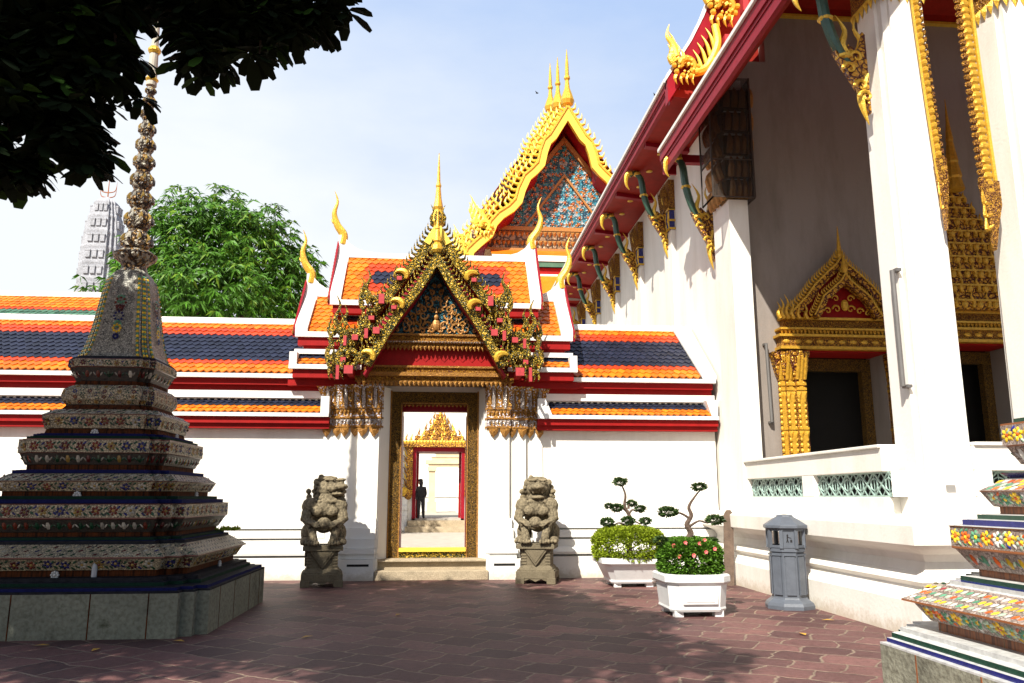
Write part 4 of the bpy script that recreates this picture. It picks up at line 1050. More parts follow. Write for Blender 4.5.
# eaves: upper main roof and lower porch roof
def eave(name, x0, zt, y0, y1, xin, zin, zsoff):
    """fascia at x0 running along y, soffit up to (xin,zin)"""
    b = MB(M['trim']); b.box(x0-.05, x0+.10, y0, y1, zt-.03, zt+.045)
    b.build('eave_tile_edge', th_)
    b = MB(M['maroon']); h = zt-.03-zsoff
    b.box(x0, x0+.10, y0+.02, y1, zt-.03-h*.45, zt-.03); b.box(x0+.03, x0+.12, y0+.02, y1, zt-.03-h*.60, zt-.03-h*.45)
    b.box(x0+.05, x0+.14, y0+.02, y1, zsoff, zt-.03-h*.60)
    b.build('fascia', th_)
    b = MB(M['soffit']); d = .06
    b.add([(x0+.12,y0+.05,zsoff+.02),(xin,y0+.05,zin),(xin,y1,zin),(x0+.12,y1,zsoff+.02),(x0+.12,y0+.05,zsoff+.2),(xin,y0+.05,zin+.2),(xin,y1,zin+.2),(x0+.12,y1,zsoff+.2)],
          [(0,1,2,3),(4,5,6,7),(0,1,5,4),(1,2,6,5),(2,3,7,6),(3,0,4,7)])
    b.build('soffit', th_)
eave('main', 4.70, 10.40, 15.5, 46, 5.95, 9.97, 10.06)
for yy in (17.9,21.2,24.4,27.6,30.9,34.1):
    b = MB(M['maroon']); b.add([(4.84,yy-.09,9.97),(5.93,yy-.09,9.86),(5.93,yy+.09,9.86),(4.84,yy+.09,9.97),(4.84,yy-.09,10.12),(5.93,yy-.09,10.02),(5.93,yy+.09,10.02),(4.84,yy+.09,10.12)], [(0,1,2,3),(4,5,6,7),(0,1,5,4),(1,2,6,5),(2,3,7,6),(3,0,4,7)])
    b.build('soffit_beam', th_)
b = MB(M['gold'])
rnd = random.Random(9)
for yy in [16.2+1.08*i for i in range(16)]:
    b.lathe([(.12,0),(.10,.03),(.02,.05)], 0, 0, 8) if False else None
    b.ball((5.35,yy,10.02), (.09,.09,.03), 8, 5)
b.build('soffit_stars', th_)
b = MB(*TM); b.add([(4.67,15.5,10.45),(4.67,46,10.45),(9.7,46,16.9),(9.7,15.5,16.9)], [(0,1,2,3)], 0); b.build('main_roof_slope', th_)
eave('porch', 4.85, 9.32, 8.4, 16.7, 6.04, 10.2, 8.80)
b = MB(M['maroon']); b.box(4.95, 5.8, 16.45, 16.62, 8.98, 9.16); b.box(4.9,5.2,16.62,16.68,8.75,9.2); b.build('tie_beam', th_)
b = MB(M['soffit'], M['orange']); b.add([(4.83,8.4,9.38),(4.83,15.4,9.38),(8.6,15.4,13.9),(8.6,8.4,13.9)], [(0,1,2,3)], 1)
b.add([(4.83,8.4,9.26),(8.6,8.4,13.8),(24,8.4,13.8),(24,8.4,14),(8.6,8.4,14)], [(0,1,2,3,4)], 0)
b.face([(8.6,8.4,13.9),(8.6,15.6,13.9),(24,15.6,13.9),(24,8.4,13.9)], 1); b.build('porch_roof_slope', th_)
# main roof gable end: red boarding and rake with fins and serpent finials
RK = [(4.70,10.42),(5.25,11.30),(5.55,11.90),(5.75,12.40),(6.5,13.6),(7.1,14.6),(9.7,18.4)]
b = MB(M['soffit']); b.prism([(4.95,10.1),(6.0,10.1),(9.6,13.9),(9.6,17.6),(6.4,13.1)], 15.72, 15.82); b.build('gable_board', th_)
b = MB(M['maroon'], M['trim']); board(b, RK, 15.4, 15.6, .30, 0); board(b, [(x-.03,z+.05) for x,z in RK], 15.38, 15.64, .06, 1); board(b, [(x+.1,z-.3) for x,z in RK], 15.6, 15.72, .10, 0); b.build('bargeboard', th_)
b = MB(M['yellow'], M['gold'])
for k, (x, z) in enumerate(((5.14,10.62),(5.24,10.80),(5.34,10.98),(5.44,11.16))): horn(b, [(x+.12,14.86,z-.35),(x+.05,14.84,z-.1),(x-.06,14.86,z+.12)], .045, 6, .8, 0)
P = smooth_path([(5.0,14.8,10.15),(5.3,14.8,10.25),(5.5,14.8,10.55),(5.62,14.8,10.9),(5.58,14.8,11.3)], 4); b.tube(P, [.10]*len(P), 8, .8, 0)
P = smooth_path([(5.42,14.8,10.45),(5.62,14.78,10.35),(5.66,14.8,10.05),(5.58,14.8,9.75)], 4); b.tube(P, [.09,.095,.10,.10,.10,.10,.09,.08,.07,.06,.05,.04,.02][:len(P)], 8, .8, 0)
b.v = [(x+.20,y+.5,z+.35) for x,y,z in b.v]; b.build('serpent_body', th_)
def bignaga(x, z, s):
    b = MB(M['gold'], M['yellow']); naga(b, x, 14.78, z, s, -1, 0)
    horn(b, [(x-.32*s,14.78,z+.35*s),(x-.42*s,14.78,z+.8*s),(x-.62*s,14.78,z+1.15*s),(x-.52*s,14.78,z+1.6*s)], .13*s, 8, .8, 1)
    for k in range(22): a = k*.7; b.ball((x+.30*s*math.cos(a)*(.6+.4*(k%3)/2), 14.70, z+.28*s*math.sin(a)), .05*s, 5, 4, k % 2)
    b.v = [(x_+.20,y_+.5,z_+.35) for x_,y_,z_ in b.v]; b.build('naga_finial', th_)
bignaga(4.88, 10.28, .62); bignaga(5.78, 11.75, .72)
for q in ((5.95,6.05,15.2,15.4,11.1,11.4),(6.4,6.52,15.2,15.4,12.0,12.35)):
    b = MB(M['pink']); b.box(*q); b.build('beam_end', th_)

# serpent brackets under the eaves
def bracket(y, xt, zt, xb_, zb):
    b = MB(M['gdark'], M['gold'], M['goldc'])
    h = zt-zb; w = xb_-xt
    P = smooth_path([(xt-.10,y,zt-.12*h*.3),(xt+.02*w,y,zt+.02),(xt+.22*w,y,zt-.06*h),(xt+.30*w,y,zt-.28*h),(xt+.48*w,y,zt-.50*h),(xt+.75*w,y,zt-.66*h),(xt+.97*w,y,zt-.80*h)], 5)
    n = len(P); b.tube(P, [.045+.055*math.sin(pi*min(1,i/n*1.1)) for i in range(n)], 8, .8, 0)
    Pg = [p+V((-.055,0,0)) for p in P]; b.tube(Pg[4:-4], .028, 5, 1, 1)
    for t in (.25,.5,.72): 
        p = P[int(t*n)]; b.ball(p, (.12,.11,.06), 7, 5, 1)
    # head
    horn(b, [(xt-.05,y,zt+.0),(xt-.18,y,zt-.06),(xt-.20,y,zt-.30),(xt-.12,y,zt-.45)], .09, 7, .8, 1)
    for k in range(3): flame(b, xt+.02+k*.07, y, zt-.02, .20, -.2, .04, 1, -1)
    # gilded leaf at the foot, hugging the wall
    z0 = zb
    pts = [(xb_,z0),(xb_-.10*w,z0+.12*h),(xb_-.22*w,z0+.20*h),(xb_-.46*w,z0+.36*h),(xb_-.60*w,z0+.47*h),(xb_-.40*w,z0+.42*h),(xb_-.34*w,z0+.52*h),(xb_-.16*w,z0+.46*h),(xb_-.05*w,z0+.62*h),(xb_,z0+.60*h)]
    b.prism(pts[::-1], y-.055, y+.055, 2)
    for (dx, dz) in ((.15,.20),(.35,.33),(.2,.42),(.08,.12)): 
        spiral(b, xb_-dx*w, y-.06, z0+dz*h, .10, 1.2, -1, .03, 0, 1)
    flame(b, xb_-.30*w, y, z0+.42*h, .34*h, -.2, .07, 1, -1); flame(b, xb_-.08, y, z0+.5*h, .24*h, -.1, .045, 1, 1)
    horn(b, [(xb_-.03,y,z0+.3*h),(xb_-.10,y,z0+.1*h),(xb_-.02,y,z0-.08*h)], .08, 6, .8, 1)
    b.build('eave_bracket', th_)
bracket(16.3, 5.06, 8.98, 5.86, 6.62); bracket(9.9, 5.14, 8.85, 5.90, 6.85)
for yy in (19.55,22.8,26.0,29.3,32.5): bracket(yy, 4.95, 9.98, 5.82, 7.85)
# tasselled wall capitals
for yy in (19.55,22.8,26.0,29.3,32.5,36):
    b = MB(M['goldf'], M['gold'], M['navyband'])
    b.box(5.76,5.92,yy-.38,yy+.38,8.9,9.7)
    for k in range(6):
        y = yy-.36+.72*(k+.5)/6
        horn(b, [(5.77,y,8.9),(5.72,y,9.2),(5.66,y,9.62)], .04, 5, .6, 0, sub=2, power=.3)
        horn(b, [(5.78,y,8.85),(5.75,y,8.6),(5.78,y,8.30)], .04, 5, .6, k % 2+1 if k % 2 else 1, sub=2)
    b.box(5.77,5.9,yy-.36,yy+.36,8.35,8.9,2); 
    for z in (8.9,8.6,8.38): b.box(5.74,5.92,yy-.38,yy+.38,z-.025,z+.025,1)
    b.build('wall_capital', th_)
# corner capital in its wire cage
b = MB(M['golddk'], M['bronze'])
for z, e in ((7.55,.0),(8.0,.02),(8.5,.04),(9.0,.06),(9.5,.08)):
    b.box(5.72-e,6.15+e,14.97-e,15.4,z,z+.42)
    for i in range(4): 
        xx = 5.76-e+(.5+2*e)*(i+.5)/4
        horn(b, [(xx,14.95-e,z+.02),(xx,14.88-e,z+.25),(xx,14.92-e,z+.46)], .07, 6, .6, 1, sub=2, power=.4)
    for i in range(4):
        yy = 15.0-e+(.9)*(i+.5)/4
        horn(b, [(5.70-e,yy,z+.02),(5.63-e,yy,z+.25),(5.67-e,yy,z+.46)], .07, 6, .6, 1, sub=2, power=.4)
b.build('corner_capital', th_)
m, nt, bb = newmat('dark_wire_netting'); L = nt.links
tc = N(nt, 'ShaderNodeTexCoord'); ck = N(nt, 'ShaderNodeTexChecker', i_Scale=50); L.new(tc.outputs['Object'], ck.inputs[0])
bb.inputs['Base Color'].default_value = (.02,.018,.016,1); bb.inputs['Roughness'].default_value = .8
tr = N(nt, 'ShaderNodeBsdfTransparent'); ms = N(nt, 'ShaderNodeMixShader'); ms.inputs[0].default_value = .42
L.new(tr.outputs[0], ms.inputs[1]); L.new(bb.outputs[0], ms.inputs[2]); L.new(ms.outputs[0], nt.nodes['Material Output'].inputs[0]); M['net'] = m
b = MB(M['twig'], M['net'])
x0,x1,y0,y1,z0,z1 = 5.34,6.20,14.72,15.38,7.5,10.1
for x in (x0,x1):
    b.tube([(x,y0,z0),(x,y0,z1)], .022, 4); b.tube([(x,y0,z0),(x,y1,z0)], .018, 4)
for z in (z0,8.3): b.tube([(x0,y0,z),(x1,y0,z)], .018, 4); b.tube([(x0,y1,z),(x0,y0,z)], .018, 4)
b.tube([(x0,y1,z0),(x0,y1,z1)], .018, 4)
b.box(x0+.02,x1-.02,y0,y0+.002,z0,z1,1); b.box(x0,x0+.002,y0+.02,y1,8.3,z1,1); b.box(x1,x1+.002,y0+.02,y1,z0,z1,1)
b.build('wire_cage', th_)
# bee-hive fringe panels between columns
def hang(x0, z0, x1, z1, w, side, Y=9.86):
    b = MB(M['goldf'], M['gilt2'], M['gold'])
    n = 34
    for i in range(n):
        t = i/n; x = x0+(x1-x0)*(t**1.4); z = z0+(z1-z0)*t
        b.ball((x,Y,z), (w*.55,.05,(z0-z1)/n*.62), 6, 5, 1); b.ball((x+side*w*.7,Y,z+.05), (w*.45,.04,(z0-z1)/n*.45), 6, 4, 0)
    P = [(x0-side*w*.75+(x1-x0)*((i/10)**1.4), Y, z0+(z1-z0)*i/10) for i in range(11)]
    b.tube(P, w*.22, 5, 1, 2)
    b.prism([(x1-w,z1+.25),(x1+w*.9,z1+.25),(x1+w*.9,z1-.1),(x1+w*.3,z1-.42),(x1-w*.2,z1-.75),(x1-w*.6,z1-.3)][::-1], Y-.04, Y+.04, 0)
    for k in range(3): horn(b, [(x1-w*.2,Y-.01,z1-.1-.15*k),(x1-w*(.9),Y-.02,z1-.05-.2*k),(x1-w*.7,Y-.01,z1+.25-.2*k)], w*.3, 6, .8, 1)
    b.build('gilt_fringe', th_)
hang(6.47, 9.3, 6.60, 5.80, .075, 1, 9.52); hang(7.46, 9.4, 7.52, 5.65, .14, -1)
# small notice plate on the column pedestal
b = MB(simple('grey_plate_edge', (.6,.6,.58), .5)); b.box(6.22,6.34,9.50,9.517,1.78,1.86); b.build('number_plate', th_)
# long tube lights on the wall and on the column
def tube_light(p, q, nrm, label):
    t = thing('tube_light', label, 'lamp', p, 'vertical tube lights')
    p, q, nrm = V(p), V(q), V(nrm)
    b = MB(M['metal']); b.tube([p+nrm*.11, q+nrm*.11], .034, 8); b.build('tube', t)
    for c in (p, q):
        b = MB(M['metal']); b.obox(c+nrm*.05, (.035,0,0), (0,.06,0), (0,0,.02)); b.build('bracket', t)
tube_light((6.48,15.4,4.62),(6.50,15.4,3.05),(0,-1,0),'slim grey tube light on the shaded porch wall left of the gilded door')
tube_light((6.03,9.75,4.55),(6.03,9.75,3.0),(-1,0,0),'slim tube light fixed to the left face of the front porch column')
# conduit down the corner
# ------------------------------------------------------------------ mosaic stupas
PROF0 = [ # (w, z) pairs, kind of surface between this and next
 (1.81,0,'s'),(1.81,.50,'w'),(1.81,.515,'w'),(1.77,.52,'n'),(1.77,.555,'w'),(1.71,.56,'g'),(1.71,.60,'w'),(1.66,.615,'w'),(1.66,.65,'w'),(1.48,.655,'r'),(1.48,.725,'t'),
 (1.52,.73,'c'),(1.60,.86,'o'),(1.64,.87,'o'),(1.64,.885,'S'),(1.42,1.02,'w'),(1.40,1.03,'w'),(1.40,1.06,'n'),(1.34,1.065,'g'),(1.34,1.10,'w'),(1.24,1.105,'r'),(1.24,1.155,'t'),
 (1.26,1.16,'d'),(1.35,1.31,'o'),(1.37,1.32,'o'),(1.37,1.335,'c'),(1.37,1.49,'o'),(1.38,1.50,'w'),(1.30,1.505,'n'),(1.30,1.55,'w'),(1.22,1.555,'g'),(1.22,1.59,'w'),(1.10,1.595,'r'),(1.10,1.65,'t'),
 (1.13,1.655,'c'),(1.19,1.77,'o'),(1.20,1.78,'S'),(1.06,1.87,'w'),(1.03,1.88,'n'),(1.03,1.92,'w'),(.90,1.925,'r'),(.90,1.985,'t'),
 (.92,1.99,'d'),(.98,2.13,'o'),(1.0,2.14,'c'),(1.0,2.30,'o'),(1.0,2.315,'w'),(.93,2.32,'g'),(.93,2.355,'w'),(.87,2.36,'n'),(.87,2.39,'w'),(.77,2.395,'r'),(.77,2.46,'t'),
 (.79,2.465,'c'),(.83,2.64,'o'),(.835,2.65,'S'),(.72,2.72,'w'),(.66,2.725,'r'),(.64,2.79,'t'),
 (.64,2.80,'c'),(.69,2.86,'c'),(.70,2.93,'c'),(.68,3.01,'c'),(.62,3.06,'r'),(.57,3.07,'r'),(.57,3.12,'t'),(.56,3.13,'d'),(.64,3.30,'o'),(.66,3.31,'c'),(.66,3.41,'o'),(.65,3.42,'w'),(.61,3.46,'w')]
def stupa(cx, cy, label, side):
    chips = CH_L if side < 0 else CH_R
    base = M['band_l'] if side < 0 else M['band_r']
    rnd = random.Random(20+side)
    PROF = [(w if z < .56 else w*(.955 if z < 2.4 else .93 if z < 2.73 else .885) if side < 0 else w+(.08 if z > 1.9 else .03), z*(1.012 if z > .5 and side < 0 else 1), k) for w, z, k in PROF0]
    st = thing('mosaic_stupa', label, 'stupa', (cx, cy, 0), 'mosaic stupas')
    mats = {'s':M['slab_l'] if side < 0 else M['slab'],'w':M['white_l'] if side < 0 else M['whiteband'],'n':M['navy_l'] if side < 0 else M['navyband'],'g':M['green_l'] if side < 0 else M['greenband'],'r':M['rust_l'] if side < 0 else M['rust'],'t':M['under_l'] if side<0 else M['rust'],'o':simple('brown_lip_tile', (.30,.10,.03) if side>0 else (.13,.03,.02), .35),'c':base,'d':M['under_l'] if side < 0 else base,'S':base}  # left stupa takes the copies whose colours carry its shade
    parts = {'base_slab':('s',),'lower_tiers':None}
    keys = list(mats.keys()); ml = [mats[k] for k in keys]
    # split into named parts by height
    q_ = 1.012 if side < 0 else 1
    cuts = [('base_slab',0,.50),('lower_tier',.50,1.105),('second_tier',1.105,1.595),('third_tier',1.595,1.925),('fourth_tier',1.925,2.395),('fifth_tier',2.395,2.725),('collar',2.725,3.47)]
    for nm, za, zb in cuts:
        za, zb = (za if za <= .5 else za*q_), (zb if zb <= .5 else zb*q_)
        b = MB(*ml)
        seg = [(p, q) for p, q in zip(PROF, PROF[1:]) if p[1] >= za-1e-6 and q[1] <= zb+1e-6 or (za <= p[1] < zb)]
        for p, q in seg:
            r0 = max((.077 if p[0] > 1.65 else .10)*p[0], .07); r1 = max((.077 if q[0] > 1.65 else .10)*q[0], .07)
            A = ring(cx, cy, p[0], p[1], r0); B = ring(cx, cy, q[0], q[1], r1); n = len(A)
            for j in range(n):
                b.face([A[j], A[(j+1) % n], B[(j+1) % n], B[j]], keys.index(p[2]))
        if nm == 'base_slab':
            b.face(ring(cx, cy, 1.81, .50, .14), keys.index('w'))
            for q in (-1.05, -.32, .55, 1.2):      # mortar joints between the facing slabs
                for k in range(4):
                    c_, s_ = [(1,0),(0,1),(-1,0),(0,-1)][k]
                    b.obox((cx+q*c_+1.809*s_, cy+q*s_-1.809*c_, .25), (.007*c_,.007*s_,0), (.004*s_,-.004*c_,0), (0,0,.25), keys.index('r'))
        b.build(nm.replace('base_slab','stone_base') if nm == 'base_slab' else 'tier' if 'tier' in nm else nm, st)
    # china chips
    b = MB(*chips)
    def chip_(c, u, v, nr, a, bb_, m):
        n = 6; vs = [c+u*a*math.cos(2*pi*k/n)+v*bb_*math.sin(2*pi*k/n) for k in range(n)]+[c+nr*min(a,bb_)*.55]
        vs[0:6] = [x+nr*.001 for x in vs[0:6]]
        b.add(vs, [(k, (k+1) % n, n) for k in range(n)], m)
    for p, q in zip(PROF, PROF[1:]):
        if p[2] not in 'cdS': continue
        r0 = max((.077 if p[0] > 1.65 else .10)*p[0], .07); r1 = max((.077 if q[0] > 1.65 else .10)*q[0], .07)
        A = ring(cx, cy, p[0], p[1], r0); B = ring(cx, cy, q[0], q[1], r1); n = len(A)
        for j in range(n):
            a0, a1, b0, b1 = V(A[j]), V(A[(j+1)%n]), V(B[j]), V(B[(j+1)%n])
            u = a1-a0; L_ = u.length
            if L_ < .03: continue
            mg = min(.055, L_*.3)
            u.normalize(); v = ((b0+b1)/2-(a0+a1)/2); H = v.length
            if H < .04: continue
            v.normalize(); nr = u.cross(v); nr.normalize()
            cen = (a0+a1+b0+b1)/4
            out = V((cen.x-cx, cen.y-cy, 0))
            if nr.dot(out) < 0: nr = -nr
            # skip faces nobody sees (far side)
            if side < 0 and cen.y > cy+1.0 and nr.y > .3: continue
            if side > 0 and cen.x > cx+.6: continue
            if p[2] == 'S':     # rows of slanting tongues on the sloping top
                st_ = .062 if side > 0 else .12
                k = max(1, int(L_/st_))
                for i in range(k):
                    for row in range(3):
                        t = (i+.5+(.5 if row==1 else 0))/k
                        if t > 1-mg/L_ or t < mg/L_: continue
                        c = a0.lerp(a1, t)+v*H*(.2+.3*row); d = (u*.8+v*.6).normalized(); d2 = nr.cross(d)
                        if side > 0: mm = rnd.choices([0,1,2,3,5,6],[6,2,3,4,1,2])[0]
                        else: mm = rnd.choices([1,5,6,4],[4,3,2,1])[0]
                        chip_(c, d, d2, nr, .034, .015 if side < 0 else .018, mm)
            elif p[2] == 'd':
                k = max(1, round(L_/.13))
                for i in range(k):
                    c = a0.lerp(a1, (i+.5)/k)+v*H*.5
                    chip_(c, u, v, nr, .028, .055, rnd.choice((0,2,5,1,6)))
                    for e in (-1, 1): chip_(c+u*e*.045, (u*e+v).normalized(), v, nr, .03, .018, rnd.choice((1,3,6)))
            else:
                s_ = .20 if side < 0 else .115
                k = max(1, round(L_/s_)); hh = min(H*.42, .06)
                for i in range(k):
                    t = (i+.5)/k; c = a0.lerp(a1, min(max(t, mg/L_), 1-mg/L_))+v*(H*.5+rnd.uniform(-.2,.2)*hh)
                    fc = rnd.choice((0,2,4,5,6)) if side < 0 else rnd.choices([0,2,4,3,6,1],[6,2.5,.9,3,1,3])[0]
                    pr = hh*.42
                    for e in range(6):
                        a = e*pi/3+.3; chip_(c+u*math.cos(a)*hh*.62+v*math.sin(a)*hh*.62, u*math.cos(a)+v*math.sin(a), u*-math.sin(a)+v*math.cos(a), nr, pr*.95, pr*.75, fc)
                    chip_(c, u, v, nr, pr*.8, pr*.8, 2 if fc == 0 else 0)
                    # leaves / vine between flowers
                    for e in range(4):
                        c2 = a0.lerp(a1, min(max(t+.5/k+(e-1.5)*hh*.5/L_, mg/L_), 1-mg/L_))+v*(H*.5+(-1)**e*hh*rnd.uniform(.3,.85))
                        d = (u+v*(-1)**e*.8).normalized(); chip_(c2, d, nr.cross(d), nr, pr*1.25, pr*.55, rnd.choice((1,3,1,3,4)) if side < 0 else rnd.choices([1,3,0,2,6,4],[3,4,2,2,3,.6])[0])
    b.build('china_chips', st, recalc=False)
    # bell
    bc = [CH_R[0], CH_R[1]]+chips[2:]
    b = MB(M['bell']); rg = []; bs = .86 if side < 0 else 1
    BP = [(.63,3.48),(.57,3.56),(.515,3.72),(.465,3.95),(.425,4.20),(.385,4.45),(.335,4.66),(.27,4.79),(.20,4.85)]
    BP = [(w*bs, z) for w, z in BP]
    for w, z in BP: rg.append(ring(cx, cy, w*.97, z, w*.15))
    b.loft(rg); b.build('bell', st)
    b = MB(*bc)
    b2 = b
    for k in range(4):
        c_, s_ = [(1,0),(0,1),(-1,0),(0,-1)][k]
        for i in range(34):
            t = i/33; z = 3.52+t*1.18
            w = None
            for (w0,z0),(w1,z1) in zip(BP, BP[1:]):
                if z0 <= z <= z1: w = w0+(w1-w0)*(z-z0)/(z1-z0)
            w = w or .3
            for (fx, fy) in ((.66,.90),(.79,.73),(.90,.62),(.56,.90),(.84,.66)):
                for sg in (-1, 1):
                    x, y = sg*fx*w*1.0, -fy*w*1.04
                    if (fx > .75 and fy < .8): x, y = sg*fx*w*1.06, -fy*w*1.04
                    X_, Y_ = x*c_-y*s_, x*s_+y*c_; nr = V((0*c_+1*s_, 0*s_-1*c_, .3)).normalized()
                    u = V((c_, s_, 0)); v = V((0,0,1))
                    n = 6; a = .024; c = V((cx+X_, cy+Y_, z))+nr*.012
                    vs = [c+u*a*math.cos(2*pi*q/n)+v*a*1.1*math.sin(2*pi*q/n) for q in range(n)]+[c+nr*.02]
                    b.add(vs, [(q, (q+1) % n, n) for q in range(n)], [0,1][i % 2] if fx in (.66,.79,.90) else 6)
        # rosette pendants down each face
        nr = V((s_, -c_, .1)); u = V((c_, s_, 0)); v = V((0,0,1))
        for z, rr, mm in ((4.45,.10,6),(4.30,.07,2),(4.22,.04,5),(4.10,.06,4),(3.92,.05,0),(3.98,.04,1),(3.80,.03,4),(4.35,.05,1)):
            for q in range(8):
                a = q*pi/4; w = .97*(.50-(z-3.8)*.165)*bs
                c = V((cx,cy,z))+V((s_,-c_,0))*(w+.02)+u*rr*math.cos(a)+v*rr*math.sin(a)
                vs = [c+u*.02*math.cos(2*pi*e/5)+v*.02*math.sin(2*pi*e/5) for e in range(5)]+[c+nr*.015]
                b.add(vs, [(e, (e+1) % 5, 5) for e in range(5)], mm)
    b.build('bell_mosaic', st, recalc=False)
    # throne, beads and spire
    b = MB(M['spirebead'], chips[2], M['bell'])
    b.lathe([(w,z) for w, z in ((.20,4.82),(.17,4.92),(.20,4.97),(.29,5.04),(.31,5.10),(.27,5.12),(.22,5.16))], cx, cy, 16, 0); b.build('throne', st)
    b = MB(M['spirebead'], CH_R[0] if side > 0 else CH_L[0], CH_L[6])
    zs = [(5.33,.20),(5.66,.185),(5.98,.17),(6.28,.155),(6.58,.14),(6.85,.13),(7.11,.115),(7.35,.105),(7.56,.09),(7.74,.075)]
    for k, (z, r) in enumerate(zs):
        nz = zs[k+1][0] if k+1 < len(zs) else 7.86; h = nz-z
        b.lathe([(r*.66,z-h*.55),(r*.92,z-h*.34),(r*1.0,z-h*.10),(r*.94,z+h*.14),(r*.72,z+h*.34),(r*.62,z+h*.47)], cx, cy, 12, 0)
        for q in range(9):
            for rw in (-1, 1):
                a = q*2*pi/9+rw*.35; rr = r*1.0
                horn(b, [(cx+rr*.95*math.cos(a),cy+rr*.95*math.sin(a),z-h*.22),(cx+rr*1.04*math.cos(a),cy+rr*1.04*math.sin(a),z-h*.02+rw*h*.04),(cx+rr*.85*math.cos(a),cy+rr*.85*math.sin(a),z+h*.26)], r*.20, 5, .8, (1 if q % 3 else 2) if rw > 0 else 0, sub=2, power=.5)
    b.build('bead_spire', st)
    b = MB(M['spirecone'], M['gold']); b.lathe([(.078,7.82),(.062,8.36),(.055,8.45),(.05,8.6),(.035,9.4),(.008,10.1)], cx, cy, 12, 0); b.lathe([(.07,8.36),(.095,8.40),(.095,8.43),(.07,8.47)], cx, cy, 12, 1); b.lathe([(.06,7.86),(.10,7.92),(.06,7.98)], cx, cy, 12, 1); b.build('needle', st)
    # white rosette medallions on the recesses
    for z, w in ((.69,1.48),(1.62,1.10),(2.43,.77)):
        for k in range(4):
            c_, s_ = [(1,0),(0,1),(-1,0),(0,-1)][k]
            b = MB(M['whiteband']); nrm = V((s_,-c_,0)); u = V((c_,s_,0)); c = V((cx,cy,z))+nrm*(w+.03)
            b.ball(c, .022, 6, 5)
            for q in range(8):
                a = q*pi/4; b.ball(c+u*.036*math.cos(a)+V((0,0,1))*.036*math.sin(a), .017, 5, 4)
            b.build('medallion', st)
    return st
M['spirebead'] = carved('brown_gilt_bead', (.40,.24,.06), (.03,.018,.012), 15, .9, .1, .4, .22, third=(.32,.29,.22))
M['spirecone'] = simple('cream_stone_needle', (.50,.46,.36), .7, var=.15)
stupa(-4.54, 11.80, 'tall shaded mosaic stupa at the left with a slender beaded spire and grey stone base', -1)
rs = stupa(5.30, 4.86, 'sunlit mosaic stupa cut off by the right edge with yellow and green flower tiles', 1)
rs.scale = (1, 1, .925)

# ------------------------------------------------------------------ guardian lions
def blob_mesh(name, build, mats, parent, voxel=.022, smooth=6, disp=.02):
    b = MB(*mats); build(b)
    o = b.build(name+'_raw', None)
    md = o.modifiers.new('r', 'REMESH'); md.mode = 'VOXEL'; md.voxel_size = voxel; md.use_smooth_shade = True
    sm = o.modifiers.new('s', 'SMOOTH'); sm.factor = .5; sm.iterations = smooth
    tx = bpy.data.textures.new(name+'_tex', 'CLOUDS'); tx.noise_scale = .05; tx.noise_depth = 3
    dp = o.modifiers.new('d', 'DISPLACE'); dp.texture = tx; dp.strength = disp; dp.mid_level = .5
    bpy.context.view_layer.update()
    dg = bpy.context.evaluated_depsgraph_get(); ev = o.evaluated_get(dg)
    me = bpy.data.meshes.new_from_object(ev); me.name = name
    bpy.data.objects.remove(o)
    ob = bpy.data.objects.new(name, me); col.objects.link(ob)
    me.materials.clear()
    for m_ in mats: me.materials.append(m_)
    for p in me.polygons: p.use_smooth = True
    if parent: ob.parent = parent
    return ob
